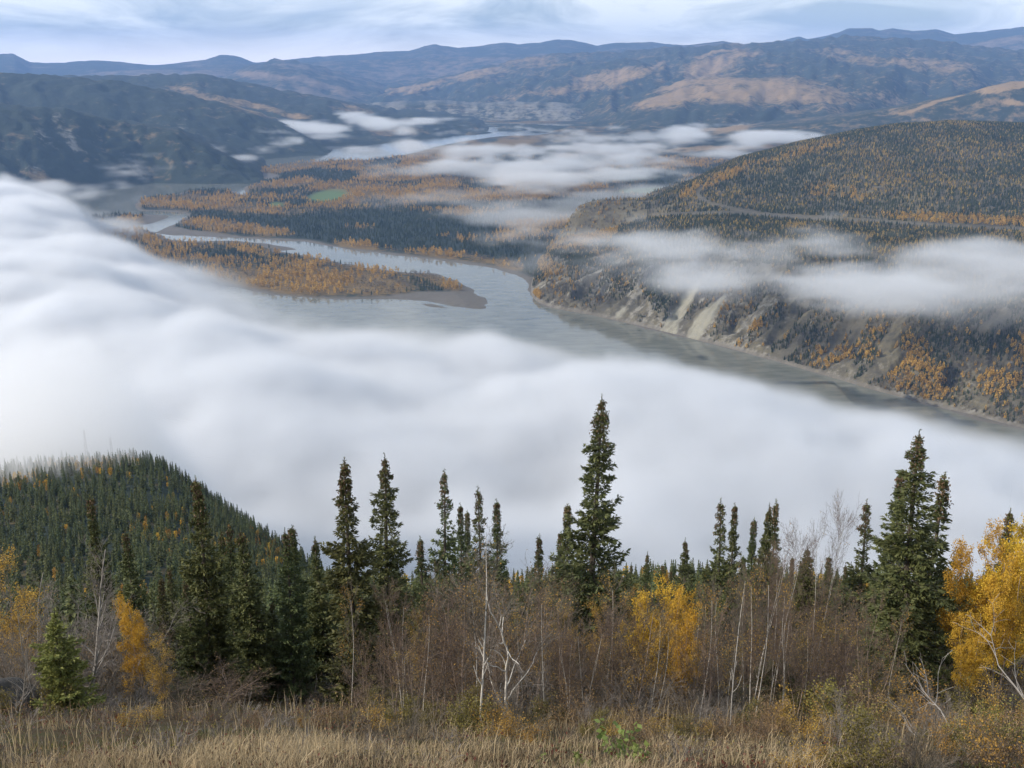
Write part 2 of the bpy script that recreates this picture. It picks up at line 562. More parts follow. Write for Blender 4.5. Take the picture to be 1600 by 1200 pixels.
def plateau():
    dd = np.concatenate([np.linspace(1350, 2800, 250), np.linspace(2808, 5300, 170)])
    A = np.linspace(R(-1.5), AZ1, 560)
    X, Y = dd[:, None] * np.sin(A), dd[:, None] * np.cos(A)
    Z, sd, arc = plateau_height(X, Y)
    Z = np.where(sd < -15, WATER - 9, Z)
    px, py = to_px(X, Y, Z)
    wob = fbm2(X / 120, Y / 120, 4, 91)
    k = sd / 240
    streak = fbm2(arc / 14, sd / 120, 4, 95)
    rock = np.clip(0.62 - 0.38 * k + 0.30 * wob + .75 * streak, 0, 1) * sstep(1.35, 0.9, k)
    rock = rock * (1 - 0.55 * sstep(1130, 1250, px)) + 0.4 * (1 - sstep(4, 14, sd + 5 * streak))
    rock = rock * (1 - .85 * blobs(px, py, [(925, 350, 110, 34, -18, 1)]))
    tal = np.zeros_like(rock)
    for p in TALUS:
        q = np.array(p, float)
        s2, _ = sd_poly(px + 5 * fbm2(X / 14, Y / 14, 4, 3), py + 2 * fbm2(X / 9, Y / 9, 3, 4), q)
        tal = np.maximum(tal, sstep(-3, 3.5, s2) * (1 - 0.35 * (fbm2(arc / 9, sd / 60, 2, 8) > 0.25)))
    aut = np.clip(0.34 + 0.35 * wob + 0.2 * sstep(1.2, 2, k) + .3 * blobs(px, py, [(925, 350, 110, 34, -18, 1)]), 0, 1)
    ra = np.zeros_like(rock)
    for q, wd in ((ROAD, 9), (ROAD2, 12)):
        q = smooth_line(q, 4, False)
        s2, _ = sd_poly(px, py, q, closed=False)
        ra = np.maximum(ra, .75 * (1 - sstep(.8, 2.0, s2)) * sstep(-.5, .1, wob + .25))
    o = grid_obj('bluff_terrain', X, Y, Z, MT_BLUFF, dict(autumn=aut, rock=rock, green=0 * rock, gravel=np.maximum(ra, (1 - sstep(4, 10, sd)) * .8), talus=tal))
    tag(o, kind='structure')


def water():
    m, t = material('silty_water')
    pos = t.n('ShaderNodeNewGeometry').outputs['Position']
    mp = t.n('ShaderNodeMapping', ins={'Vector': pos, 'Scale': (0.02, 0.05, 0.05), 'Rotation': (0, 0, R(-25))})
    n = t.n('ShaderNodeTexNoise', ins={'Vector': mp.outputs[0], 'Scale': 1.0, 'Detail': 5.0, 'Roughness': 0.6}).outputs['Fac']
    rp = t.n('ShaderNodeTexNoise', ins={'Vector': pos, 'Scale': 0.35, 'Detail': 3.0}).outputs['Fac']
    c = t.mix(t.math('MULTIPLY_ADD', n, 3.0, -1.0, clamp=True), (0.105, 0.112, 0.095), (0.175, 0.178, 0.152))
    b = pbsdf(t, Base_Color=c, Roughness=t.math('MULTIPLY_ADD', n, 0.12, 0.03), IOR=1.33)
    hgt = t.math('ADD', t.math('MULTIPLY', n, 0.7), t.math('MULTIPLY', rp, 0.05))
    bp = t.n('ShaderNodeBump', ins={'Height': hgt, 'Distance': 1.0, 'Strength': 0.10})
    t.link(bp.outputs[0], b.inputs['Normal'])
    d = np.array([500, 1500, 4000, 12000, 31000.])
    A = np.linspace(AZ0, AZ1, 24)
    X, Y = d[:, None] * np.sin(A), d[:, None] * np.cos(A)
    o = grid_obj('river_water', X, Y, np.full(X.shape, WATER), m)
    tag(o, kind='structure')


def hills():
    ridge('far_mountains', [(-300, 88), (-60, 86), (0, 85), (20, 83), (45, 97), (58, 98), (100, 98), (142, 94), (190, 97), (235, 102), (270, 99), (320, 93), (345, 85),
                            (368, 87), (398, 98), (440, 94), (500, 88), (560, 85), (600, 80), (640, 79), (660, 73), (680, 69), (695, 72), (715, 75), (745, 72), (772, 68), (790, 66),
                            (810, 69), (840, 67), (872, 61), (900, 64), (932, 71), (960, 67), (1020, 66), (1050, 69), (1100, 74), (1220, 64), (1248, 57), (1262, 61), (1285, 57), (1312, 50), (1325, 44), (1362, 44), (1374, 48), (1395, 44),
                            (1425, 48), (1465, 46), (1490, 53), (1530, 50), (1600, 42), (1700, 45), (1900, 60)],
          18000, 24000, 520, 14, MT_VFAR, base_aut=.2, rough=0, crestn=0.00035, label=None)
    ridge('far_mountains', [(-300, 105), (100, 119), (160, 113), (230, 108), (300, 104), (350, 99), (420, 99), (500, 96), (600, 91), (700, 88), (800, 87), (900, 84), (1000, 76), (1060, 72), (1130, 64),
                            (1170, 70), (1300, 80), (1500, 70), (1560, 60), (1600, 54), (1800, 50)],
          17000, 21500, 420, 14, MT_VFAR, base_aut=.45, patch=.9, rough=120, gscale=3000, crestn=0.0003, seed=5)
    ridge('distant_hill', [(-300, 160), (300, 160), (348, 120), (380, 105), (430, 94), (480, 98), (530, 112), (590, 128), (640, 145), (700, 160), (1600, 170)],
          [(-300, 190), (1900, 190)], 18500, 300, 26, MT_VFAR, autumn=[(420, 118, 60, 7, 5, .75), (510, 135, 60, 6, 15, .4)], base_aut=.35, rough=60, gscale=2000, seed=11)
    ridge('great_hill', [(-300, 170), (560, 152), (600, 138), (640, 132), (700, 118), (750, 105), (800, 96), (860, 84), (920, 82), (1000, 78), (1060, 72), (1130, 69), (1180, 68), (1250, 62), (1330, 56),
                         (1400, 58), (1470, 64), (1530, 72), (1600, 80), (1900, 100)],
          [(-300, 180), (700, 180), (900, 195), (1000, 215), (1200, 225), (1900, 225)], [(0, 17500), (800, 17000), (1300, 16500), (1600, 16000)],
          620, 100, MT_FAR, gully=190, gscale=1100, rough=80, seed=17, base_aut=.22, patch=.5,
          autumn=[(650, 135, 60, 6, -12, .7), (740, 115, 60, 8, -8, .55), (830, 98, 60, 9, 0, .35), (940, 125, 110, 13, -12, .6), (1120, 100, 60, 22, -25, .55), (1160, 86, 40, 7, 0, .5),
                  (1000, 115, 50, 8, -25, .6), (1450, 100, 90, 14, 5, .35), (1330, 90, 60, 10, 10, .3)])
    ridge('cutbank', [(-300, 215), (480, 195), (560, 176), (590, 170), (620, 167), (680, 164), (740, 167), (800, 164), (860, 163), (900, 168), (930, 178), (960, 215), (1900, 230)],
          [(-300, 200), (640, 183), (700, 187), (900, 189), (1900, 189)], 11600, 420, 30, MT_FAR, gully=40, gscale=220, base_rock=.74, base_aut=.2, seed=23, crestn=.0010, prof=.7, streak=.7)
    ridge('autumn_hill', [(-300, 235), (820, 235), (870, 205), (900, 192), (960, 168), (990, 152), (1040, 135), (1080, 124), (1130, 118), (1190, 117), (1250, 120), (1300, 128), (1350, 142), (1385, 160), (1420, 180), (1500, 200), (1900, 220)],
          [(-300, 230), (820, 225), (900, 215), (1050, 232), (1250, 215), (1450, 210), (1900, 215)], 11500, 420, 70, MT_FAR, gully=75, gscale=600, rough=40, seed=29, base_aut=.22,
          autumn=[(1170, 140, 175, 27, 2, .66), (1060, 152, 90, 14, -12, .68), (1290, 152, 60, 14, 12, .5)])
    ridge('golden_ridge', [(-300, 250), (900, 250), (1000, 238), (1080, 215), (1150, 208), (1250, 195), (1350, 178), (1420, 166), (1460, 157), (1510, 148), (1545, 135), (1580, 128), (1620, 126), (1760, 120)],
          [(-300, 260), (900, 250), (1000, 250), (1100, 262), (1300, 240), (1700, 240)], [(1000, 7600), (1300, 8200), (1600, 8600)], 420, 50, MT_FAR, gully=25, gscale=500, rough=22, seed=37, base_aut=.28,
          autumn=[(1150, 196, 60, 7, -14, .75), (1110, 200, 60, 5, -8, .5), (1570, 136, 55, 7, -12, 1.3), (1460, 163, 60, 3, -15, .9), (1250, 175, 50, 4, 0, .6), (1140, 232, 90, 6, -2, .5), (1590, 160, 30, 5, 0, .6)],
          crestn=.0006)
    ridge('left_hill', [(-300, 112), (0, 118), (90, 119), (200, 118), (270, 116), (305, 115), (345, 122), (400, 133), (440, 142), (520, 157), (560, 169), (620, 178), (690, 185), (740, 196), (775, 210), (820, 235), (1900, 300)],
          [(-300, 240), (500, 240), (600, 226), (700, 216), (775, 208), (1900, 230)], [(0, 11500), (400, 10800), (760, 9400)], 420, 60, MT_FAR, gully=55, gscale=600, rough=30, seed=43, base_aut=.06,
          autumn=[(215, 140, 30, 4, 15, .7), (330, 152, 80, 8, 12, .55), (400, 165, 60, 6, 14, .7), (465, 182, 22, 5, 0, .95), (550, 170, 40, 6, 10, .5), (620, 205, 70, 8, 0, .5)])
    ridge('left_hill', [(-300, 95), (0, 114), (60, 117), (120, 122), (180, 128), (240, 139), (300, 152), (360, 168), (420, 188), (470, 208), (510, 228), (560, 262), (1900, 400)],
          [(-300, 280), (300, 265), (400, 252), (480, 245), (560, 240), (1900, 250)], [(0, 8300), (300, 8000), (560, 7200)], 380, 70, MT_FAR, gully=75, gscale=420, rough=20, seed=47, base_aut=.06,
          rock=[(290, 195, 30, 16, 60, .45), (350, 205, 40, 14, 40, .4)], autumn=[(330, 150, 60, 5, 15, .7), (400, 175, 60, 5, 16, .6)])
    ridge('left_hill', [(-300, 150), (0, 163), (50, 168), (100, 172), (150, 185), (200, 194), (250, 202), (280, 208), (320, 226), (360, 246), (400, 268), (440, 290), (1900, 500)],
          [(-300, 360), (0, 330), (150, 299), (330, 275), (400, 265), (1900, 270)], [(0, 6000), (200, 6000), (400, 5700)], 460, 110, MT_FAR, gully=70, gscale=230, rough=14, seed=53, base_aut=.06,
          rock=[(95, 197, 30, 14, 60, .38), (75, 218, 40, 10, 40, .4), (150, 205, 40, 12, 50, .42), (130, 236, 60, 16, 45, .42), (50, 265, 40, 10, 20, .35), (200, 255, 60, 12, 45, .35), (260, 235, 30, 8, 50, .3)], autumn=[(60, 275, 50, 10, 20, .4)])
# ------------------------------------------------------------------ haze and fog
HAZE_D = 0.000031


def haze():
    m, t = material('thin_blue_haze')
    v = t.n('ShaderNodeVolumePrincipled', ins={'Color': (0.29, 0.50, 0.96, 1), 'Density': HAZE_D, 'Anisotropy': 0.0})
    t.n('ShaderNodeOutputMaterial', ins={'Volume': v.outputs[0]})
    x0, x1, y0, y1, z0, z1 = -21000, 21000, -60, 33500, -595, 780
    P = [(x, y, z) for x in (x0, x1) for y in (y0, y1) for z in (z0, z1)]
    me = bpy.data.meshes.new('haze')
    me.from_pydata(P, [], [(0, 1, 3, 2), (4, 6, 7, 5), (0, 4, 5, 1), (2, 3, 7, 6), (0, 2, 6, 4), (1, 5, 7, 3)])
    me.materials.append(m)
    o = link(bpy.data.objects.new('haze', me))
    tag(o, kind='stuff')


FOGMAT, t_ = material('fog_droplets')
_a = t_.n('ShaderNodeAttribute', attribute_name='density').outputs['Fac']
_v = t_.n('ShaderNodeVolumePrincipled', ins={'Color': (0.872, 0.888, 0.915, 1), 'Anisotropy': 0.2, 'Density': 1.0})
_v.inputs['Density Attribute'].default_value = 'density'
t_.n('ShaderNodeOutputMaterial', ins={'Volume': _v.outputs[0]})


def fog_volume(name, lo, hi, step, dens, label):
    """a volume grid filled from a 3-D array of densities (x, y, z), through an atlas of slices held in memory"""
    nx, ny, nz = dens.shape
    W = nx
    H = ny * nz
    cols = 1
    while H / cols > 16000:
        cols += 1
    # slices stacked in rows, in several columns of slices
    per = math.ceil(nz / cols)
    img = bpy.data.images.new(name + '_slices', W * cols, ny * per, alpha=False, float_buffer=True, is_data=True)
    buf = np.zeros((ny * per, W * cols, 4), np.float32)
    for k in range(nz):
        c, r = divmod(k, per)
        buf[r * ny:(r + 1) * ny, c * W:(c + 1) * W, 0] = dens[:, :, k].T
    buf[..., 3] = 1
    img.pixels.foreach_set(buf.ravel())
    g = bpy.data.node_groups.new(name + '_nodes', 'GeometryNodeTree')
    g.interface.new_socket('Geometry', in_out='OUTPUT', socket_type='NodeSocketGeometry')
    t = NT(g)
    p = t.n('GeometryNodeInputPosition').outputs[0]
    s = t.n('ShaderNodeSeparateXYZ', ins={0: p})
    ix = t.math('ROUND', t.math('DIVIDE', t.math('SUBTRACT', s.outputs[0], lo[0]), step[0]))
    iy = t.math('ROUND', t.math('DIVIDE', t.math('SUBTRACT', s.outputs[1], lo[1]), step[1]))
    iz = t.math('ROUND', t.math('DIVIDE', t.math('SUBTRACT', s.outputs[2], lo[2]), step[2]))
    c = t.math('FLOOR', t.math('DIVIDE', t.math('ADD', iz, 0.5), per))
    r = t.math('SUBTRACT', iz, t.math('MULTIPLY', c, per))
    u = t.math('DIVIDE', t.math('ADD', t.math('ADD', ix, t.math('MULTIPLY', c, W)), 0.5), W * cols)
    v = t.math('DIVIDE', t.math('ADD', t.math('ADD', iy, t.math('MULTIPLY', r, ny)), 0.5), ny * per)
    uv = t.n('ShaderNodeCombineXYZ', ins={0: u, 1: v})
    im = t.n('GeometryNodeImageTexture', interpolation='Closest', ins={'Vector': uv.outputs[0]})
    im.inputs['Image'].default_value = img
    sc = t.n('ShaderNodeSeparateXYZ', ins={0: im.outputs[0]})
    vc = t.n('GeometryNodeVolumeCube', ins={'Density': sc.outputs[0], 'Background': 0.0, 'Min': lo, 'Max': hi,
                                           'Resolution X': nx, 'Resolution Y': ny, 'Resolution Z': nz})
    sm = t.n('GeometryNodeSetMaterial', ins={0: vc.outputs[0], 'Material': FOGMAT})
    t.n('NodeGroupOutput', ins={0: sm.outputs[0]})
    me = bpy.data.meshes.new(name)
    me.materials.append(FOGMAT)
    o = link(bpy.data.objects.new(name, me))
    md = o.modifiers.new('fog', 'NODES')
    md.node_group = g
    tag(o, label=label, cat='fog', kind='stuff')
    return o


def axes(lo, hi, step):
    n = [int(round((h - l) / s)) + 1 for l, h, s in zip(lo, hi, step)]
    hi = tuple(l + (k - 1) * s for l, k, s in zip(lo, n, step))
    return hi, [l + np.arange(k) * s for l, k, s in zip(lo, n, step)]


def fog_bank():
    lo, step = (-2100.0, 520.0, -566.0), (14.0, 14.0, 9.0)
    hi, (x, y, z) = axes(lo, (1500.0, 4700.0, -195.0), step)
    X, Y = np.meshgrid(x, y, indexing='ij')
    # outline of the bank on its upper surface (drawn where the top lies, some 100 m over the river)
    ZT = -500.0
    edge = [(-250, 250), (-60, 270), (40, 285), (90, 300), (120, 322), (160, 345), (190, 378), (230, 392), (270, 396), (300, 418), (330, 440), (380, 452), (430, 470), (480, 490), (560, 496),
            (640, 506), (720, 520), (790, 532), (860, 548), (920, 566), (980, 578), (1040, 585), (1100, 592), (1180, 605), (1260, 618), (1340, 632), (1420, 648), (1500, 655), (1640, 660), (1900, 690),
            (1900, 1450), (900, 1700), (-500, 1700)]
    q = smooth_line(edge, 2)
    ex, ey = on_plane(q[:, 0], q[:, 1], ZT)
    sd, _ = sd_poly(X, Y, np.stack([ex, ey], 1))
    n = fbm2(X / 420, Y / 420, 4, 201)
    n2 = fbm2(X / 130, Y / 130, 3, 202)
    s = sd + 60 + 90 * sstep(-500, 100, X) - 60 * sstep(350, 700, X) + 55 * n + 45 * n2 + 50 * blobs(*to_px(X, Y, np.full(X.shape, -500.0)), [(830, 560, 130, 50, 20, 1)])
    # height of the top over the water: thin at the rim, a hundred metres and more inside, billows on the left
    th = 40 + 95 * sstep(-40, 460, s) + 22 * fbm2(X / 420, Y / 300, 3, 203) * sstep(0, 200, s)
    px, py = to_px(X, Y, np.full(X.shape, ZT))
    hump = blobs(px, py, [(30, 330, 120, 60, 10, 1.0), (150, 400, 130, 45, 20, .7), (20, 460, 160, 60, 0, .6), (330, 470, 120, 30, 8, .35)])
    th = th + 26 * hump
    # fog stands higher against the back of the wooded spur
    d = np.hypot(X, Y)
    az = np.degrees(np.arctan2(X, Y))
    spur = np.exp(-((az + 23.5) / 7.0) ** 2) * sstep(610, 725, d) * (1 - sstep(860, 1150, d))
    th = th + 262 * spur
    th = np.where(s > -40, th, 0)
    top = WATER + th
    Z = z[None, None, :]
    depth = top[:, :, None] - Z
    nn = fbm3(x / 190, y / 210, z / 150, 5, 301, 0.62)
    dd = depth + 44 * nn * (0.35 + 0.65 * sstep(0, 300, s))[:, :, None]
    soft = (21 + 12 * fbm2(X / 600, Y / 600, 2, 210))[:, :, None]
    rho = sstep(0.0, 1.0, dd / soft / 2.0)
    rho = rho * np.clip(0.06 + sstep(-40, 330, s), 0, 1)[:, :, None]
    rho = rho * (1 - .6 * spur[:, :, None] * sstep(-330, -290, Z))
    # the bank keeps off the near hillside
    rho = rho * sstep(560, 680, d)[:, :, None]
    rho = rho * 0.027
    rho[rho < 2e-4] = 0
    rho[:, :, -1] = 0; rho[0] = 0; rho[-1] = 0; rho[:, 0] = 0; rho[:, -1] = 0
    return fog_volume('fog_bank', lo, hi, step, rho.astype(np.float32), 'thick white fog bank filling the river valley below the island')


def wisps(name, lo, hi, step, items, label, seed, scale, k=0.012, thr=-.15):
    """low clouds: each item (px, py, half length px, half height px, tilt, height over water, thickness, weight)"""
    hi, (x, y, z) = axes(lo, hi, step)
    X, Y = np.meshgrid(x, y, indexing='ij')
    rho = np.zeros((len(x), len(y), len(z)), np.float32)
    w1 = fbm2(X / scale, Y / scale, 4, seed)
    nn = fbm3(x / scale / 1.5, y / scale, z / (scale * 0.35), 5, seed + 5, 0.62)
    for px0, py0, rx, ry, tl, hz_, tk, wt in items:
        zc = WATER + hz_
        px, py = to_px(X, Y, np.full(X.shape, zc))
        a = R(tl)
        dx, dy = px - px0, py - py0
        u = (dx * math.cos(a) + dy * math.sin(a)) / rx
        v = (-dx * math.sin(a) + dy * math.cos(a)) / ry
        r = 1.0 - np.sqrt(u * u + v * v) * .85 + 0.55 * w1
        zz = (z[None, None, :] - zc) / tk
        shape = r[:, :, None] * 1.3 - zz * zz * 0.8 + 3.0 * nn + thr
        rho = np.maximum(rho, wt * (sstep(0.0, 1.5, shape) * (r > -.6)[:, :, None]).astype(np.float32))
    ex = np.minimum(np.minimum(sstep(0, 260, X - x[0]), sstep(0, 260, x[-1] - X)), np.minimum(sstep(0, 260, Y - y[0]), sstep(0, 260, y[-1] - Y)))
    rho = rho * k * ex[:, :, None]
    rho[rho < k * 0.02] = 0
    rho[:, :, 0] = 0; rho[:, :, -1] = 0; rho[0] = 0; rho[-1] = 0; rho[:, 0] = 0; rho[:, -1] = 0
    return fog_volume(name, lo, hi, step, rho, label)


def all_fog():
    fog_bank()
    wisps('low_cloud', (-350.0, 1600.0, -475.0), (2500.0, 4600.0, -300.0), (14.0, 17.0, 8.0),
          [(1160, 398, 150, 30, 5, 200, 28, .75), (1450, 415, 200, 36, 6, 200, 30, 1.0), (1330, 440, 280, 40, 7, 195, 32, 1.0), (1540, 450, 170, 38, 6, 190, 32, 1.0), (1150, 430, 150, 24, 8, 185, 20, .4), (1010, 362, 80, 14, -4, 185, 16, .16), (1080, 445, 120, 9, 10, 150, 14, .2), (1300, 362, 160, 7, 3, 210, 14, .3), (1250, 482, 140, 9, 8, 170, 14, .3), (1560, 395, 90, 9, 3, 205, 16, .45),
           (890, 385, 70, 18, -20, 120, 20, .14), (1380, 400, 190, 20, 5, 200, 24, .8), (1200, 400, 130, 26, 6, 200, 26, .8), (1480, 470, 150, 26, 5, 190, 26, .9), (1500, 500, 130, 18, 4, 180, 18, .7), (930, 440, 60, 14, 20, 100, 16, .08)],
          'band of grey white cloud lying over the top of the bluff', 401, 200, 0.0125, thr=-.30)
    wisps('valley_mist', (-800.0, 3300.0, -556.0), (2700.0, 9400.0, -380.0), (18.0, 23.0, 9.0),
          [(850, 252, 150, 30, 2, 60, 36, 1.0), (950, 240, 80, 22, 8, 70, 36, .9), (1060, 222, 62, 15, -4, 80, 32, .9), (1190, 222, 66, 15, -3, 90, 32, .9), (1130, 236, 70, 11, 0, 70, 26, .6),
           (740, 262, 56, 12, 0, 45, 24, .5), (650, 272, 40, 8, 0, 40, 22, .4), (635, 235, 28, 12, -20, 60, 40, .6), (560, 245, 40, 6, 0, 50, 18, .35), (690, 330, 60, 10, 0, 40, 18, .22), (850, 348, 100, 20, 0, 40, 24, .45),
           (930, 312, 70, 11, -6, 45, 18, .4), (780, 325, 80, 10, 6, 35, 18, .25), (560, 268, 60, 7, 0, 40, 18, .3), (700, 300, 90, 8, -3, 40, 18, .25), (620, 312, 60, 6, 0, 40, 16, .2), (760, 228, 60, 8, -8, 60, 24, .5), (1010, 300, 70, 9, -4, 60, 20, .35)],
          'patches of white mist drifting over the wooded valley floor', 501, 260, 0.0085, thr=-.42)
    wisps('hillside_mist', (-3600.0, 4100.0, -556.0), (500.0, 12500.0, -280.0), (25.0, 31.0, 10.0),
          [(180, 270, 58, 11, 4, 70, 32, 1.0), (110, 265, 32, 6, 0, 75, 22, .6), (80, 294, 60, 9, 0, 55, 28, .7), (285, 233, 44, 5, -2, 120, 20, 1.0), (430, 230, 30, 8, -8, 95, 26, .9), (390, 249, 22, 5, -6, 80, 16, .8),
           (300, 252, 14, 4, 0, 90, 16, .5), (470, 199, 56, 5, -3, 120, 26, .9), (590, 193, 34, 6, 8, 130, 32, .9), (660, 188, 34, 3.5, 0, 120, 20, .8), (400, 223, 16, 3, 0, 110, 16, .5),
           (340, 268, 24, 7, 0, 40, 18, .4), (500, 215, 46, 3.5, 0, 80, 16, .4), (545, 238, 30, 5, 0, 60, 20, .35)],
          'ragged little clouds clinging to the foot of the dark left hills', 601, 260, 0.012, thr=-.15)
# ------------------------------------------------------------------ near hillside
def near_z(x, y):
    """height of the near slope at a point"""
    x, y = np.asarray(x, float), np.asarray(y, float)
    z = -1.7 - 0.581 * np.minimum(y, 45)
    z = z - 0.505 * np.clip(y - 45, 0, 120) - 0.47 * np.clip(y - 165, 0, 135) - 0.66 * np.clip(y - 300, 0, 1e9)
    z = z + 0.10 * fbm2(x / 2.6, y / 2.6, 3, 701) * sstep(4, 12, y) + 0.5 * fbm2(x / 14, y / 14, 3, 702) * sstep(20, 60, y) + 3.0 * fbm2(x / 70, y / 70, 3, 703) * sstep(70, 200, y)
    return np.maximum(z, WATER + 3)


def soil_material():
    m, t = material('dry_hillside_soil')
    pos = t.n('ShaderNodeNewGeometry').outputs['Position']
    a = t.n('ShaderNodeTexNoise', ins={'Vector': pos, 'Scale': 1.3, 'Detail': 6.0, 'Roughness': 0.7}).outputs['Fac']
    b_ = t.n('ShaderNodeTexNoise', ins={'Vector': pos, 'Scale': 9.0, 'Detail': 5.0, 'Roughness': 0.7}).outputs['Fac']
    c = t.ramp(a, [(0.3, (0.050, 0.035, 0.020)), (0.5, (0.10, 0.075, 0.042)), (0.68, (0.075, 0.085, 0.035))])
    c = t.mix(t.math('MULTIPLY', b_, 0.8), c, (0.035, 0.026, 0.018))
    b = pbsdf(t, Base_Color=c, Roughness=0.95, Specular_IOR_Level=0.1)
    bp = t.n('ShaderNodeBump', ins={'Height': b_, 'Distance': 0.08, 'Strength': 0.9})
    t.link(bp.outputs[0], b.inputs['Normal'])
    return m


def near_ground():
    y = np.concatenate([np.linspace(-6, 10, 12), np.linspace(10.3, 34, 120), np.geomspace(34.5, 1300, 110)])
    A = np.linspace(-1, 1, 200)
    X = A * (y * 0.62 + 12)[:, None]
    Y = y[:, None] + 0 * A
    Z = np.where(Y < 0, -1.7 - 0.15 * Y, near_z(X, Y))
    o = grid_obj('hillside', X, Y, Z, soil_material(), None)
    tag(o, kind='structure')


SPUR_CREST = [(-320, 810, 900), (-100, 752, 880), (0, 738, 860), (60, 729, 850), (120, 723, 830), (200, 720, 800), (250, 729, 770), (300, 765, 720), (350, 800, 660), (430, 855, 580), (500, 905, 510), (560, 950, 460), (640, 985, 420), (900, 1100, 380)]


def spur_surface(az, v):
    c = SPUR_CREST
    caz, ct, _ = az_tan([(p[0], p[1]) for p in c])
    dcr = np.interp(az, caz, [p[2] for p in c])
    t1 = np.interp(az, caz, ct)
    zc = t1 * dcr
    df = np.full_like(dcr, 300.0)
    zf_ = near_z(0, 300.0) - 22
    d = np.where(v <= 1, df + (dcr - df) * v, dcr * (1 + (v - 1)))
    z = np.where(v <= 1, zf_ + (zc - zf_) * (0.45 * v + 0.55 * v ** 2.0) , zc - (d - dcr) * 0.75)
    x, y = d * np.sin(az), d * np.cos(az)
    z = z + 7 * fbm2(x / 110, y / 110, 4, 811) * np.sin(np.pi * np.clip(v, 0, 1)) - 10 * np.sin(np.pi * np.clip(v, 0, 1)) ** 2
    return x, y, np.maximum(z, WATER)


def spur():
    A = np.linspace(R(-34), R(4), 150)
    v = np.concatenate([np.linspace(0, 1, 70), np.linspace(1, 1.6, 16)[1:]])[:, None]
    X, Y, Z = spur_surface(A[None, :] + 0 * v, v + 0 * A)
    n = fbm2(X / 60, Y / 60, 3, 5)
    o = grid_obj('wooded_spur', X, Y, Z, MT_MID, dict(autumn=.25 + .3 * n, rock=0 * n, green=0 * n, gravel=0 * n, talus=0 * n))
    tag(o, kind='structure')

# ------------------------------------------------------------------ plant materials
def leaf_material(name, c0, c1, c2=None, trans=0.25, rough=0.65, scale=1.6, objvar=0.25):
    m, t = material(name)
    pos = t.n('ShaderNodeTexCoord').outputs['Object']
    n = t.n('ShaderNodeTexNoise', ins={'Vector': pos, 'Scale': scale, 'Detail': 2.0}).outputs['Fac']
    gi = t.n('ShaderNodeNewGeometry').outputs['Random Per Island']
    f = t.math('MULTIPLY_ADD', gi, 0.65, t.math('MULTIPLY', t.math('SUBTRACT', n, 0.3), 0.9), clamp=True)
    c = t.mix(f, c0, c1)
    oi = t.n('ShaderNodeObjectInfo').outputs['Random']
    if c2:
        c = t.mix(t.math('MULTIPLY', oi, objvar * 2), c, c2)
    hsv = t.n('ShaderNodeHueSaturation', ins={'Color': c, 'Value': t.math('MULTIPLY_ADD', oi, objvar, 1 - objvar / 2), 'Hue': t.math('MULTIPLY_ADD', oi, 0.02, 0.49)})
    b = t.n('ShaderNodeBsdfPrincipled', ins={'Base Color': hsv.outputs[0], 'Roughness': rough, 'Specular IOR Level': 0.25})
    tr = t.n('ShaderNodeBsdfTranslucent', ins={'Color': hsv.outputs[0]})
    mx = t.n('ShaderNodeMixShader', ins={0: trans, 1: b.outputs[0], 2: tr.outputs[0]})
    t.n('ShaderNodeOutputMaterial', ins={'Surface': mx.outputs[0]})
    return m


def bark_material(name, c0, c1, scale=(6, 6, 1.5), marks=None):
    m, t = material(name)
    pos = t.n('ShaderNodeTexCoord').outputs['Object']
    mp = t.n('ShaderNodeMapping', ins={'Vector': pos, 'Scale': scale})
    n = t.n('ShaderNodeTexNoise', ins={'Vector': mp.outputs[0], 'Scale': 1.0, 'Detail': 4.0, 'Roughness': 0.7}).outputs['Fac']
    c = t.mix(t.math('MULTIPLY_ADD', n, 2.0, -0.5, clamp=True), c0, c1)
    if marks:
        mp2 = t.n('ShaderNodeMapping', ins={'Vector': pos, 'Scale': (9, 9, 26)})
        k = t.n('ShaderNodeTexNoise', ins={'Vector': mp2.outputs[0], 'Scale': 1.0, 'Detail': 2.0}).outputs['Fac']
        c = t.mix(t.math('MULTIPLY_ADD', k, 9.0, -5.6, clamp=True), c, marks)
    pbsdf(t, Base_Color=c, Roughness=0.85, Specular_IOR_Level=0.2)
    return m


M = {}
M['needle'] = leaf_material('spruce_needles', (0.032, 0.046, 0.017), (0.165, 0.178, 0.064), (0.06, 0.085, 0.04), trans=0.12, scale=1.1)
M['needle_olive'] = leaf_material('olive_spruce_needles', (0.034, 0.043, 0.015), (0.145, 0.145, 0.050), trans=0.14, scale=1.1)  # olive toned needles, the same over the whole crown
M['needle_young'] = leaf_material('young_spruce_needles', (0.09, 0.11, 0.03), (0.30, 0.31, 0.09), trans=0.2, scale=2)
M['cone'] = leaf_material('spruce_cones', (0.08, 0.052, 0.032), (0.21, 0.14, 0.085), trans=0.0)
M['bark'] = bark_material('spruce_bark', (0.055, 0.045, 0.036), (0.11, 0.095, 0.08))
M['birch'] = bark_material('birch_bark', (0.42, 0.40, 0.37), (0.70, 0.67, 0.63), marks=(0.05, 0.045, 0.04))
M['pink_birch'] = bark_material('young_birch_bark', (0.22, 0.16, 0.13), (0.40, 0.33, 0.29), marks=(0.06, 0.05, 0.04))
M['grey_bark'] = bark_material('dead_wood', (0.17, 0.155, 0.145), (0.36, 0.34, 0.32))
M['twig'] = bark_material('bare_twigs', (0.070, 0.060, 0.048), (0.175, 0.152, 0.124))
M['twig_red'] = bark_material('reddish_twigs', (0.075, 0.056, 0.046), (0.18, 0.135, 0.11))
M['twig_grey'] = bark_material('grey_twigs', (0.12, 0.105, 0.095), (0.24, 0.215, 0.195))
M['gold'] = leaf_material('golden_leaves', (0.40, 0.245, 0.03), (0.74, 0.48, 0.065), trans=0.4, scale=1.4)
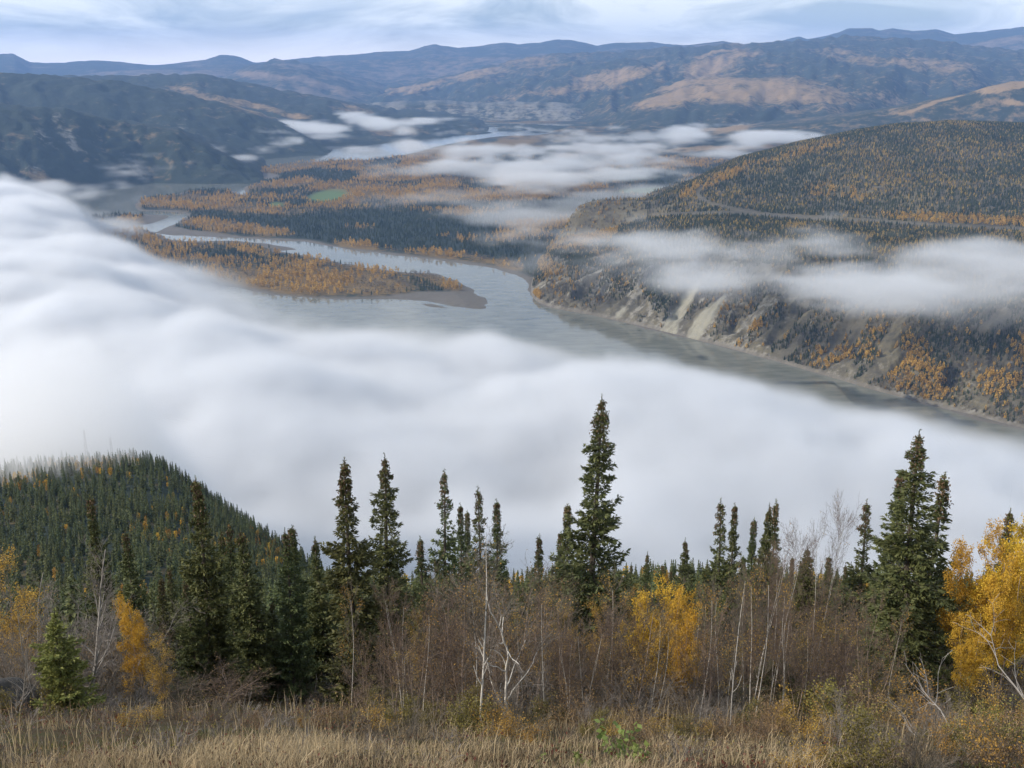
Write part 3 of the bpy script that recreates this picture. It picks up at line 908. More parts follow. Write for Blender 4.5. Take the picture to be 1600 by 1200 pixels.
M['amber'] = leaf_material('amber_leaves', (0.26, 0.15, 0.03), (0.58, 0.37, 0.08), trans=0.35, scale=1.4)
M['rust'] = leaf_material('rusty_leaves', (0.13, 0.08, 0.04), (0.40, 0.27, 0.13), trans=0.3, scale=1.4)
M['olive'] = leaf_material('olive_leaves', (0.09, 0.085, 0.025), (0.30, 0.25, 0.07), trans=0.35, scale=1.4)
M['green'] = leaf_material('fresh_green_leaves', (0.11, 0.15, 0.04), (0.30, 0.35, 0.11), trans=0.4, scale=3)
M['straw'] = leaf_material('straw_grass', (0.24, 0.18, 0.10), (0.60, 0.49, 0.31), trans=0.3, scale=0.5)
M['brown_grass'] = leaf_material('brown_grass', (0.085, 0.055, 0.03), (0.22, 0.15, 0.085), trans=0.3, scale=0.5)
M['green_grass'] = leaf_material('late_green_grass', (0.06, 0.075, 0.022), (0.16, 0.165, 0.055), trans=0.3, scale=0.5)
M['red_leaf'] = leaf_material('crimson_leaves', (0.06, 0.022, 0.016), (0.15, 0.05, 0.032), trans=0.3, scale=2)
M['rock'] = bark_material('lichen_rock', (0.04, 0.038, 0.036), (0.11, 0.105, 0.10), scale=(3, 3, 3))

# ------------------------------------------------------------------ plant geometry
def nrm(a):
    return a / np.maximum(np.linalg.norm(a, axis=-1, keepdims=True), 1e-9)


def tubes(P0, P1, R0, R1, sides=3):
    P0, P1 = np.asarray(P0, float), np.asarray(P1, float)
    R0, R1 = np.asarray(R0, float), np.asarray(R1, float)
    ax = nrm(P1 - P0)
    ref = np.where(np.abs(ax[:, 2:3]) > 0.9, np.array([[1.0, 0, 0]]), np.array([[0, 0, 1.0]]))
    u = nrm(np.cross(ax, ref))
    v = np.cross(ax, u)
    vs = []
    for P, Rr in ((P0, R0), (P1, R1)):
        for k in range(sides):
            a = 2 * math.pi * k / sides
            vs.append(P + (u * math.cos(a) + v * math.sin(a)) * Rr[:, None])
    V = np.stack(vs, 1)
    n = len(P0)
    base = (np.arange(n) * sides * 2)[:, None]
    fs = [np.concatenate([base + k, base + (k + 1) % sides, base + sides + (k + 1) % sides, base + sides + k], 1) for k in range(sides)]
    return V.reshape(-1, 3), np.stack(fs, 1).reshape(-1, 4)


def leaves_geo(C, D, L, W, up=None, r=None, fold=0.0):
    """diamond shaped leaves or needle sprays at C pointing along D"""
    r = r or np.random.default_rng(3)
    D = nrm(np.asarray(D, float))
    N = nrm(r.normal(size=D.shape) + (0 if up is None else np.array([0, 0, up])))
    S = nrm(np.cross(D, N))
    L, W = np.asarray(L)[:, None], np.asarray(W)[:, None]
    a = C
    b = C + D * L * 0.45 + S * W * 0.5
    c = C + D * L
    d = C + D * L * 0.45 - S * W * 0.5
    V = np.stack([a, b, c, d], 1).reshape(-1, 3)
    Fc = np.arange(len(C) * 4).reshape(-1, 4)
    return V, Fc


def join_geo(parts):
    vs, fs, o = [], [], 0
    for V, Fc in parts:
        vs.append(V)
        fs.append(Fc + o)
        o += len(V)
    return np.concatenate(vs), np.concatenate(fs)


def spruce_meshes(seed, H=8.0, width=1.1, dens=1.0, cones=0.0, needle='needle', gap=0.25, top=0.12, lean=0.0, skirt=0.0):
    """trunk, needles and cones of one boreal spruce: narrow, ragged and clumpy"""
    r = np.random.default_rng(seed)
    ph = r.uniform(0, 6.28, 4)
    def axis(h):
        return np.stack([0.10 * np.sin(h / H * 3 + ph[0]) + lean * (h / H) ** 1.3, 0.10 * np.sin(h / H * 2.4 + ph[1]), h], -1)
    hs = np.linspace(0, H, 16)
    ax = axis(hs)
    rad = 0.011 * H * (1 - hs / H) ** 0.8 + 0.008
    P0, P1, R0, R1 = [list(ax[:-1])], [list(ax[1:])], [list(rad[:-1])], [list(rad[1:])]
    C, D, L, W = [], [], [], []
    h = 0.03 * H + r.uniform(0, .1)
    bp0, bp1, br0, br1 = [], [], [], []
    az0 = 0
    while h < H * 0.985:
        q = h / H
        # ragged envelope
        tp = min(1, max(0, (q - .62) / .33))
        env = width * ((1 - q) ** 0.62 * (1 - .42 * tp * tp * (3 - 2 * tp)) * (0.82 + 0.18 * min(1, (q + skirt) / 0.16))) * (0.92 + 0.24 * math.sin(q * 21 + ph[2]) * math.sin(q * 9 + ph[3])) * min(1, (1.01 - q) / .07) + 0.02
        nb = r.integers(6, 9) if q < 0.72 else r.integers(5, 7)
        if q > 0.7 and math.sin(q * 70 + ph[1]) < -.35:
            env *= .6
        az0 += 0.8
        for b in range(nb):
            if r.uniform() < gap * (1 if q < .8 else .5):
                continue
            a = az0 + b * 6.283 / nb + r.normal(0, 0.3)
            bl = max(.05, env * r.uniform(0.45, 1.28))
            droop = 0.25 + 0.40 * (1 - q) + r.normal(0, .14)
            n = max(2, int(bl / 0.16))
            t = np.linspace(0, 1, n + 1)
            out = np.array([math.cos(a), math.sin(a), 0])
            hh = min(h + r.normal(0, .05), H * .99)
            base = axis(np.array([hh]))[0]
            zoff = -droop * bl * (t - 0.45 * t * t * 1.0) + 0.28 * bl * t ** 3
            pts = base + out * (bl * t)[:, None] + np.stack([0 * t, 0 * t, zoff], -1)
            bp0.append(pts[:-1]); bp1.append(pts[1:])
            rr = 0.014 * (1 - t * 0.8) * (0.4 + bl * 0.5)
            br0.append(rr[:-1]); br1.append(rr[1:])
            # needle sprays thicken towards the end of the bough, on both sides and hanging below
            m = int((12 + 95 * bl) * dens)
            tt = r.uniform(0.02, 1.0, m) ** 0.70
            side = r.choice([-1, 1], m)
            off = (0.03 + 0.26 * bl * (1.05 - tt)) * r.uniform(0, 1, m)
            perp = np.array([-math.sin(a), math.cos(a), 0])
            pc = base + out * (bl * tt)[:, None] + perp * (side * off)[:, None]
            pc[:, 2] += -droop * bl * (tt - 0.45 * tt * tt) + 0.28 * bl * tt ** 3 - np.abs(r.normal(0, 0.05, m)) - off * 0.3
            dd = out * r.uniform(0.2, 1.0, m)[:, None] + perp * (side * r.uniform(0.1, 1.0, m))[:, None] + np.stack([0 * tt, 0 * tt, r.normal(-0.10, 0.42, m)], -1)
            C.append(pc); D.append(dd)
            k_ = min(1, .45 + bl)
            L.append(r.uniform(0.10, 0.20, m) * k_); W.append(r.uniform(0.045, 0.085, m) * k_)
        h += r.uniform(0.14, 0.24) * (1.0 if q < 0.75 else 0.55)
    # leader
    m = 26
    tz = np.linspace(H * .955, H * 1.005, m)
    C.append(axis(tz)); D.append(nrm(r.normal(0, .55, (m, 3)) + np.array([0, 0, 1.0]))); L.append(np.full(m, .09)); W.append(np.full(m, .03))
    tr = tubes(np.array(P0[0]), np.array(P1[0]), np.array(R0[0]), np.array(R1[0]), 6)
    tb = tubes(np.concatenate(bp0), np.concatenate(bp1), np.concatenate(br0), np.concatenate(br1), 3)
    V, Fc = join_geo([tr, tb])
    me_t = mesh_np('trunk', V, Fc, M['bark'])
    C, D, L, W = np.concatenate(C), np.concatenate(D), np.concatenate(L), np.concatenate(W)
    V, Fc = leaves_geo(C, D, L, W, up=0.6, r=r)
    me_c = mesh_np('crown', V, Fc, M[needle])
    me_k = None
    if cones > 0:
        sel = np.where((C[:, 2] > H * (1 - cones)) & (r.uniform(size=len(C)) < np.clip((C[:, 2] - H * (1 - cones)) / (H * cones) * 1.0 + .05, 0, 1) * 0.42) & (C[:, 2] < H * .99))[0]
        cc = C[sel] + nrm(C[sel] - np.stack([axis(C[sel][:, 2])[:, 0], axis(C[sel][:, 2])[:, 1], C[sel][:, 2]], -1)) * .05 + r.normal(0, 0.03, (len(sel), 3))
        dd = np.array([0, 0, -1.0]) + r.normal(0, 0.35, (len(sel), 3))
        v1 = leaves_geo(cc, dd, r.uniform(.06, .10, len(sel)), r.uniform(.035, .055, len(sel)), r=np.random.default_rng(1))
        v2 = leaves_geo(cc, dd, r.uniform(.06, .10, len(sel)), r.uniform(.035, .055, len(sel)), r=np.random.default_rng(2))
        V, Fc = join_geo([v1, v2])
        me_k = mesh_np('cones', V, Fc, M['cone'])
    return me_t, me_c, me_k


def grow(r, p, d, length, rad, depth, out, tips, opts, taper=0.75):
    """one wandering branch with its side branches"""
    seg = opts['seg'][depth]
    n = max(2, int(length / seg))
    kids = opts['kids'][depth] if depth < len(opts['kids']) else 0
    step = length / n
    pts, rads = [p], [rad]
    for i in range(n):
        d = nrm(d + r.normal(0, opts['wander'][depth], 3) + np.array([0, 0, opts['up'][depth]]))
        p = p + d * step
        pts.append(p)
        rads.append(max(opts['rmin'], rad * (1 - taper * (i + 1) / n)))
    for i in range(n):
        out.append((depth, pts[i], pts[i + 1], rads[i], rads[i + 1]))
    if kids:
        start = opts['start'][depth]
        for k in range(int(kids * r.uniform(0.8, 1.2) + .5)):
            t = start + (1 - start) * (k + r.uniform(0, 1)) / kids
            t = min(t, 0.98)
            i = min(int(t * n), n - 1)
            q = pts[i] + (pts[i + 1] - pts[i]) * (t * n - i)
            ax = nrm(pts[i + 1] - pts[i])
            a = r.normal(size=3)
            a = nrm(a - ax * a.dot(ax))
            ang = r.uniform(*opts['angle'][depth])
            nd = ax * math.cos(ang) + a * math.sin(ang)
            l2 = length * r.uniform(*opts['ratio'][depth]) * (1.15 - 0.6 * t)
            if l2 > 0.06:
                grow(r, q, nd, l2, rads[i] * opts['rk'], depth + 1, out, tips, opts, 0.8)
    else:
        tips.append((pts[-1], d))
        tips.append((pts[len(pts) // 2], d))


def bare_tree(seed, H, kind='birch', stems=1, leaves=0.0, leafmat='amber', leafsize=0.055, twig='twig', spread=0.2, bark='birch', thick=1.0, leaf_lo=0.0, fine=1.0, kids=None, wander=None, up=None):
    """trunk and limbs, fine twigs, leaves of a bare or thinly leaved tree or shrub"""
    r = np.random.default_rng(seed)
    if kind == 'birch':
        o = dict(seg=[.35, .18, .14, .12], kids=kids or [15, 9, 5], wander=[.05, .12, .16, .2], up=[.05, .07, .05, .03], rmin=0.0028,
                 start=[.25, .15, .1], angle=[(.45, 1.0), (.4, .9), (.4, 1.0)], ratio=[(.22, .42), (.28, .55), (.3, .55)], rk=.5)
    elif kind == 'twisted':
        o = dict(seg=[.25, .18, .14, .12], kids=kids or [11, 9, 5], wander=[.14, .2, .22, .2], up=[.03, .05, .05, .03], rmin=0.003,
                 start=[.2, .15, .1], angle=[(.5, 1.2), (.5, 1.1), (.4, 1.0)], ratio=[(.3, .55), (.3, .55), (.3, .55)], rk=.55)
    else:
        o = dict(seg=[.2, .13, .1], kids=kids or [10, 6], wander=[.09, .15, .18], up=[.03, .05, .03], rmin=0.0028,
                 start=[.18, .1], angle=[(.3, .8), (.35, .9)], ratio=[(.28, .5), (.3, .6)], rk=.6)
    if wander:
        o['wander'] = wander
    if up:
        o['up'] = up
    segs, tips = [], []
    for s in range(stems):
        a = r.uniform(0, 6.283)
        tilt = spread * (0.35 + r.uniform(0, 1.0)) if stems > 1 else spread * 0.3
        b = np.array([math.cos(a), math.sin(a), 0.0])
        hh = H * (1 if s == 0 else r.uniform(.5, .98))
        grow(r, b * (0.02 + 0.10 * r.uniform()) * (stems > 1) + np.array([0, 0, -0.3]), nrm(np.array([b[0] * tilt, b[1] * tilt, 1.0])), hh, 0.0085 * H * thick * r.uniform(.7, 1.1) * (1 if stems < 3 else .62), 0, segs, tips, o)
    dep = np.array([s[0] for s in segs])
    P0 = np.array([s[1] for s in segs]); P1 = np.array([s[2] for s in segs])
    R0 = np.array([s[3] for s in segs]); R1 = np.array([s[4] for s in segs])
    big = dep == 0 if stems > 3 else (dep == 0) | ((dep == 1) & (R0 > 0.011))
    V, Fc = tubes(P0[big], P1[big], R0[big], R1[big], 5 if stems < 4 else 3)
    me_t = mesh_np('trunk', V, Fc, M[bark], smooth=True)
    V, Fc = tubes(P0[~big], P1[~big], np.maximum(R0[~big], .0034 * fine), np.maximum(R1[~big], .0024 * fine), 3)
    me_b = mesh_np('branches', V, Fc, M[twig])
    me_l = None
    if leaves > 0:
        T = np.array([t[0] for t in tips]); TD = np.array([t[1] for t in tips])
        k = max(1, int(math.ceil(leaves)))
        T, TD = np.repeat(T, k, 0), np.repeat(TD, k, 0)
        keep = (r.uniform(size=len(T)) < leaves / k) & (T[:, 2] > leaf_lo * H)
        if leaves < 1:      # leaves hang on in patches
            keep &= (np.sin(T[:, 0] * 4 + seed) + np.sin(T[:, 2] * 3 + seed * 2) + np.sin(T[:, 1] * 5) > -0.4)
        T, TD = T[keep], TD[keep]
        C = T + r.normal(0, 0.07, T.shape)
        V, Fc = leaves_geo(C, TD + r.normal(0, .9, T.shape) + np.array([0, 0, -.3]), r.uniform(.7, 1.3, len(T)) * leafsize, r.uniform(.6, 1.0, len(T)) * leafsize, r=r)
        me_l = mesh_np('leaves', V, Fc, M[leafmat])
    return me_t, me_b, me_l


PARTN = ('trunk', 'branches', 'leaves')


def plant(name, meshes, partnames, loc, rotz=0, scale=(1, 1, 1), label=None, cat=None, group=None, tilt=(0, 0)):
    e = bpy.data.objects.new(name, None)
    COL.objects.link(e)
    e.location = loc
    e.rotation_euler = (tilt[0], tilt[1], rotz)
    e.scale = scale
    e.empty_display_size = 0.3
    tag(e, label, cat, group)
    for me, pn in zip(meshes, partnames):
        if me is not None:
            c = link(bpy.data.objects.new(pn, me), e)
            if pn in ('cones', 'leaves', 'twigs', 'branches'):
                c['kind'] = 'stuff'
    return e
# ------------------------------------------------------------------ the near trees
def stand(px, py, y):
    """a plant whose tip shows at (px, py), standing y metres out: foot position, height and metres per picture pixel"""
    rx, ry, rz = ray(px, py)
    x, zt = rx * y / ry, rz * y / ry
    zg = float(near_z(x, y))
    fw = y * CA - zt * SA
    return float(x), zg, float(zt - zg), fw / F


def near_spruces():
    P = {   # prototypes: height, crown radius
        'full': (8.0, 1.15, spruce_meshes(11, 8.0, 1.15, 1.0, cones=.16, needle='needle', gap=.22)),
        'olive': (8.0, 1.05, spruce_meshes(12, 8.0, 1.05, 1.05, cones=.20, needle='needle_olive', gap=.2, lean=.35)),
        'narrow': (8.0, 0.75, spruce_meshes(13, 8.0, 0.75, 1.15, cones=.10, needle='needle', gap=.22)),
        'spire': (8.0, 0.80, spruce_meshes(14, 8.0, 0.80, 1.1, cones=.22, needle='needle', gap=.28)),
        'great': (12.0, 1.55, spruce_meshes(15, 12.0, 1.55, 0.85, cones=.17, needle='needle', gap=.18)),
        'scruffy': (8.0, 0.95, spruce_meshes(18, 8.0, 0.95, .8, cones=.2, needle='needle', gap=.42)),
        'dense': (8.0, 1.0, spruce_meshes(19, 8.0, 1.0, 1.3, cones=.08, needle='needle', gap=.12, lean=-.25)),
        'young': (5.0, 1.0, spruce_meshes(16, 5.0, 1.0, 1.0, cones=0, needle='needle_young', gap=.12)),
        'soft': (7.0, 1.1, spruce_meshes(17, 7.0, 1.1, 1.1, cones=0, needle='needle_olive', gap=.15)),
    }
    L = [
        # px, tip row, y, crown width px, prototype, label
        (305, 742, 31, 92, 'olive', 'tall dark spruce with a thin ragged top standing before the wooded spur'),
        (134, 777, 37, 58, 'narrow', 'slim dark spruce rising behind the grey leafless birch at the far left'),
        (198, 826, 33, 66, 'full', 'middling spruce just behind the small golden tree on the left'),
        (337, 826, 36, 55, 'dense', 'narrow spruce close on the right of the tall ragged one before the spur'),
        (358, 820, 33, 62, 'full', 'spruce with a leaning tip between the ragged tall one and the dark pair'),
        (392, 826, 30, 78, 'dense', 'broad dark spruce just left of the close pair of spruces'),
        (443, 826, 30, 68, 'full', 'left spruce of the close pair with dark touching crowns'),
        (459, 821, 34, 66, 'narrow', 'right spruce of the close pair with dark touching crowns'),
        (500, 836, 33, 62, 'dense', 'dark spruce in the gap between the close pair and the long leaning olive spruce'),
        (545, 729, 27.5, 108, 'olive', 'long olive green spruce leaning slightly with its skirt down to the grass'),
        (597, 709, 31, 108, 'great', 'bushy tall spruce with brown cones at its crest beside the long leaning olive one'),
        (660, 838, 42, 58, 'spire', 'short dark spruce standing free right of the bushy tall one'),
        (690, 735, 45, 70, 'scruffy', 'slender spruce with gaps between its boughs left of the white birch'),
        (716, 790, 48, 44, 'narrow', 'thin spruce just right of the slender gappy one'),
        (750, 761, 43, 64, 'scruffy', 'taller of the two brown topped spruces behind the white birch'),
        (772, 784, 47, 52, 'narrow', 'lower of the two brown topped spruces behind the white birch'),
        (733, 800, 60, 36, 'narrow', 'thin brownish spruce half hidden behind the crown of the white birch'),
        (847, 838, 42, 50, 'spire', 'brown coned small spruce behind the twisted white birch'),
        (890, 790, 40, 56, 'narrow', 'dark spruce touching the left side of the tallest spruce'),
        (874, 830, 43, 46, 'narrow', 'lowest of the dark spruces crowding the left side of the tallest one'),
        (934, 617, 33, 136, 'great', 'tallest spruce of all with a crooked brown tip against the fog'),
        (1010, 863, 62, 38, 'full', 'small spruce right of the tallest one with its tip before the fog'),
        (1070, 841, 55, 54, 'full', 'compact dark spruce standing above the golden birch in the middle'),
        (1127, 780, 44, 70, 'scruffy', 'fuller left one of the two spruces with spiky tips right of the golden birch'),
        (1146, 790, 46, 46, 'narrow', 'thin spiky one of the two spruces right of the golden birch'),
        (1197, 784, 42, 62, 'dense', 'left tip of the cone laden twin spruces right of centre'),
        (1214, 781, 44, 52, 'spire', 'right tip of the cone laden twin spruces right of centre'),
        (1183, 812, 47, 44, 'narrow', 'lower spruce leaning on the left of the cone laden twins'),
        (1263, 855, 34, 92, 'soft', 'light olive spruce with a smooth pointed crown and a long green skirt'),
        (1236, 872, 52, 34, 'narrow', 'thin spruce between the cone laden twins and the smooth light olive one'),
        (1292, 868, 50, 40, 'narrow', 'small spruce behind the thin pink birches'),
        (1322, 880, 52, 40, 'full', 'low dark spruce between the pink birches and the dark slim spruce'),
        (1353, 781, 36, 72, 'scruffy', 'dark slim spruce left of the great spruce at the right'),
        (1406, 740, 31, 78, 'narrow', 'spruce pressed against the left flank of the great right hand spruce'),
        (1442, 676, 29, 152, 'great', 'great broad dark spruce beside the golden trees at the right'),
        (1469, 742, 32, 92, 'spire', 'spruce hidden behind the right flank of the great broad spruce'),
        (88, 950, 24.3, 84, 'young', 'small bright green young spruce standing alone in the grass at the left'),
        (1592, 800, 36, 80, 'olive', 'spruce whose tip shows above the golden tree at the right edge'),
        (1505, 900, 50, 50, 'narrow', 'spruce top peeping through the gap left of the golden trees'),
        (246, 905, 40, 48, 'olive', 'short olive spruce behind the small golden tree'),
        (266, 886, 44, 46, 'full', 'short dark spruce left of the tall ragged one before the spur'),
        (290, 905, 30, 62, 'full', 'low bushy spruce at the foot of the tall ragged one before the spur'),
        (335, 930, 31, 46, 'soft', 'low olive spruce with a yellow tinged tip before the dark row on the left'),
        (425, 940, 31, 60, 'full', 'dark low spruce in the shade below the close pair'),
        (1165, 870, 58, 34, 'narrow', 'slight spruce below the cone laden twins on their left'),
        (1105, 880, 66, 32, 'full', 'tiny spruce beneath the pair with spiky tips'),
        (985, 880, 72, 32, 'full', 'tiny spruce nearest the right side of the tallest one'),
        (1035, 884, 80, 28, 'narrow', 'tiny spruce between the small one and the compact dark one in the middle'),
        (1050, 890, 76, 28, 'full', 'tiny spruce hard by the left side of the compact dark one'),
        (1212, 1030, 27.5, 96, 'soft', 'low spreading olive spruce below the smooth light olive one'),
        (905, 1010, 33, 90, 'full', 'dark low spruce in the brush below the tallest spruce'),
        (1140, 900, 40, 80, 'full', 'shady dark spruce behind the bare stems right of the golden birch'),
    ]
    r = random.Random(5)
    for px, py, y, wpx, kind in [(625, 905, 40, 60, 'full'), (680, 915, 37, 56, 'dense'), (790, 905, 41, 60, 'full'), (825, 920, 38, 54, 'dense'), (965, 905, 42, 60, 'dense'), (1000, 930, 36, 60, 'full'),
                                 (1095, 915, 39, 60, 'dense'), (1180, 905, 38, 66, 'full'), (1300, 915, 38, 60, 'dense'), (1335, 925, 35, 64, 'full'), (1120, 1000, 31, 80, 'full'), (975, 1010, 31, 76, 'dense'), (870, 1000, 32, 76, 'full')]:
        L.append((px, py, y, wpx, kind, where(px, None, 'dark spruce in the brush', 'half hidden ' if y > 34 else 'low and shaded ')))
    for px, py, y, wpx, kind, lab in L:
        H0, W0, ms = P[kind]
        x, zg, h, mpp = stand(px, py, y)
        s = h / H0
        sw = wpx * 0.5 * mpp / W0 * 1.22
        sk = (-0.075 if 'leaning slightly' in lab else r.uniform(-.012, .012))
        plant('spruce_tree', ms, ('trunk', 'crown', 'cones'), (x, y, zg), r.uniform(0, 6.28), (sw, sw, s), lab, 'spruce', 'spruces on the near slope', tilt=(0, 0 if sk > -.05 else 0.05))
    return P


def near_broadleaf():
    rr = random.Random(9)
    B = {}
    B['white'] = (6, bare_tree(31, 6, 'birch', 1, leaves=.06, leafmat='amber', bark='birch', twig='twig', spread=.1, thick=.72, wander=[.022, .07, .12, .2], up=[.03, .14, .08, .03], kids=[20, 9, 4]))
    B['twisted'] = (6, bare_tree(32, 6, 'twisted', 2, leaves=0, bark='birch', twig='twig_grey', spread=.6, thick=1.15))
    B['bare'] = (6, bare_tree(33, 6, 'birch', 3, leaves=.12, leafmat='rust', bark='pink_birch', twig='twig', spread=.25))
    B['bare2'] = (6, bare_tree(34, 6, 'birch', 4, leaves=.2, leafmat='amber', bark='pink_birch', twig='twig_red', spread=.3))
    B['pink'] = (7, bare_tree(35, 7, 'birch', 3, leaves=.03, leafmat='amber', bark='birch', twig='twig_red', spread=.14, thick=.7, wander=[.025, .10, .14, .2], up=[.04, .06, .05, .03], kids=[24, 8, 4]))
    B['stem'] = (5, bare_tree(41, 5, 'birch', 1, leaves=.5, leafmat='amber', bark='birch', twig='twig', spread=.2, thick=.75, wander=[.03, .08, .12, .2], up=[.04, .12, .08, .03]))
    B['stem2'] = (5, bare_tree(42, 5, 'birch', 2, leaves=.9, leafmat='amber', bark='pink_birch', twig='twig', spread=.25, thick=.7, wander=[.03, .08, .12, .2], up=[.04, .12, .08, .03]))
    B['stem3'] = (5, bare_tree(43, 5, 'birch', 3, leaves=.15, leafmat='rust', bark='pink_birch', twig='twig_red', spread=.25, thick=.8, wander=[.03, .1, .12, .2], up=[.04, .12, .08, .03]))
    B['grey'] = (6, bare_tree(36, 6, 'birch', 2, leaves=0, bark='grey_bark', twig='twig_grey', spread=.4, thick=1.3))
    B['golden'] = (6, bare_tree(37, 6, 'birch', 2, leaves=7, leafmat='gold', leafsize=.062, bark='pink_birch', twig='twig', spread=.3, leaf_lo=.12))
    B['golden2'] = (6, bare_tree(38, 6, 'birch', 3, leaves=4, leafmat='gold', leafsize=.07, bark='pink_birch', twig='twig', spread=.3, leaf_lo=.08))
    B['amber'] = (6, bare_tree(39, 6, 'birch', 3, leaves=1.5, leafmat='amber', leafsize=.06, bark='pink_birch', twig='twig_red', spread=.3, leaf_lo=.2))
    B['dead'] = (5, bare_tree(40, 5, 'twisted', 3, leaves=0, bark='grey_bark', twig='twig_grey', spread=.6, thick=.9, kids=[14, 10, 6]))
    T = [
        # px, tip row, y, prototype, width factor, name, label, category
        (1480, 880, 27, 'golden', 1.0, 'golden left flank'),
    ]
    L = [
        (655, 945, 21.5, 'stem', .8, 'birch_tree', 'thin white stemmed birch with a few amber leaves left of the brown one', 'birch'),
        (720, 905, 23, 'stem3', .9, 'birch_tree', 'several stemmed bare birch just left of the straight white one', 'birch'),
        (775, 890, 24, 'stem2', .8, 'birch_tree', 'bare birch between the straight white one and the twisted one', 'birch'),
        (612, 985, 23, 'stem3', .8, 'birch_tree', 'bare brown birch under the bushy tall spruce', 'birch'),
        (640, 1010, 22, 'stem', .7, 'birch_tree', 'little white birch right of the bushy tall spruce', 'birch'),
        (880, 940, 24, 'stem3', .9, 'birch_tree', 'bare birch with reddish twigs left of the tallest spruce', 'birch'),
        (1020, 960, 20.5, 'stem', .7, 'birch_tree', 'white stem rising before the middle golden birch', 'birch'),
        (962, 950, 23, 'stem3', .8, 'birch_tree', 'bare birch right of the tallest spruce', 'birch'),
        (1085, 985, 21, 'stem3', .7, 'birch_tree', 'low bare birch at the right foot of the middle golden birch', 'birch'),
        (1135, 930, 24, 'stem', .8, 'birch_tree', 'bare birch before the spiky tipped pair', 'birch'),
        (1175, 925, 25, 'stem3', .9, 'birch_tree', 'dense bare birch below the cone laden twins', 'birch'),
        (1320, 930, 25, 'stem3', 1.0, 'birch_tree', 'bare reddish birch left of the great broad spruce', 'birch'),
        (1365, 960, 24, 'stem2', .8, 'birch_tree', 'bare birch with pale curved stems touching the great broad spruce', 'birch'),
        (1255, 990, 23, 'stem3', .8, 'birch_tree', 'bare birch in front of the smooth light olive spruce', 'birch'),
        (560, 1050, 22.5, 'stem3', .7, 'birch_tree', 'low bare birch right of the long leaning olive spruce', 'birch'),
        (40, 960, 24.5, 'grey', .8, 'birch_tree', 'low grey birch with many pale stems at the far left', 'birch'),
        (8, 1000, 24, 'grey', .8, 'birch_tree', 'whitish tangled birch at the left edge above the boulder', 'birch'),
        (748, 828, 19.0, 'white', 1.0, 'birch_tree', 'straight white stemmed bare birch in the middle of the thicket', 'birch'),
        (800, 880, 20.3, 'twisted', 1.1, 'birch_tree', 'twisted white birch with crooked forked stems right of the straight white one', 'birch'),
        (92, 840, 25.5, 'grey', 1.0, 'birch_tree', 'pale grey leafless birch at the far left above the young green spruce', 'birch'),
        (25, 900, 34, 'grey', 1.1, 'birch_tree', 'grey leafless birch cut by the left edge of the picture', 'birch'),
        (1290, 800, 27, 'pink', .5, 'birch_tree', 'tall thin pinkish birch with wispy bare twigs before the fog', 'birch'),
        (1188, 870, 23, 'pink', .8, 'birch_tree', 'slim white birch with two stems below the cone laden twin spruces', 'birch'),
        (1222, 845, 26, 'pink', .7, 'birch_tree', 'slim bare birch left of the smooth light olive spruce', 'birch'),
        (1157, 890, 20.5, 'white', .7, 'birch_tree', 'bare birch with a bright white lower stem right of the golden birch', 'birch'),
        (995, 925, 21, 'stem2', .9, 'birch_tree', 'bare pink stemmed birch in front of the golden birch', 'birch'),
        (852, 930, 22, 'white', .6, 'birch_tree', 'thin white stem between the twisted birch and the patch of yellow leaves', 'birch'),
        (690, 930, 22, 'stem3', .9, 'birch_tree', 'bare brown birch left of the straight white one', 'birch'),
        (1103, 930, 22, 'stem', .8, 'birch_tree', 'leafless white birch right beside the golden birch', 'birch'),
        (1572, 832, 29, 'golden', .95, 'aspen_tree', 'large golden leaved tree filling the right edge', 'aspen'),
        (1615, 812, 30, 'golden', 1.0, 'aspen_tree', 'golden leaved tree cut by the right edge, behind the large one', 'aspen'),
        (1532, 850, 28, 'golden', .85, 'aspen_tree', 'golden leaved tree touching the great broad spruce', 'aspen'),
        (1590, 900, 26.5, 'golden', .9, 'aspen_tree', 'lower golden tree in front of the large one at the right edge', 'aspen'),
        (1520, 960, 26.3, 'golden2', .7, 'aspen_tree', 'lower golden tree in front of the great broad spruce', 'aspen'),
        (218, 945, 28, 'golden', .8, 'aspen_tree', 'small bright golden tree standing alone on the left', 'aspen'),
        (248, 1000, 27.5, 'amber', .7, 'aspen_tree', 'amber leaved little tree at the foot of the small golden one', 'aspen'),
        (1040, 912, 26, 'golden2', .8, 'birch_tree', 'golden leaved birch in the middle of the bare thicket', 'birch'),
        (1072, 925, 25, 'golden2', .7, 'birch_tree', 'golden leaved birch close behind the right side of the middle golden one', 'birch'),
        (1005, 935, 29.5, 'amber', .7, 'birch_tree', 'thinly leaved amber birch on the left of the middle golden one', 'birch'),
        (925, 950, 29, 'amber', .7, 'birch_tree', 'birch with scattered yellow leaves below the tallest spruce', 'birch'),
        (655, 965, 29, 'amber', .5, 'birch_tree', 'small birch with a tuft of yellow leaves left of the bare thicket', 'birch'),
        (885, 960, 30, 'amber', .6, 'birch_tree', 'yellow flecked birch left of the tallest spruce', 'birch'),
        (1, 880, 30, 'amber', .9, 'birch_tree', 'pale yellow leaved birch at the left edge', 'birch'),
        (165, 900, 30, 'dead', 1.0, 'dead_tree', 'tangled grey dead tree with drooping twigs left of the small golden tree', 'tree'),
        (140, 935, 28, 'dead', 1.1, 'dead_tree', 'dense dark tangle of dead boughs right of the young green spruce', 'tree'),
    ]
    KN = {'stem': 'slim pale stemmed birch', 'stem2': 'thin amber leaved birch', 'stem3': 'bare brown birch', 'pink': 'wispy pinkish birch'}
    q = 540
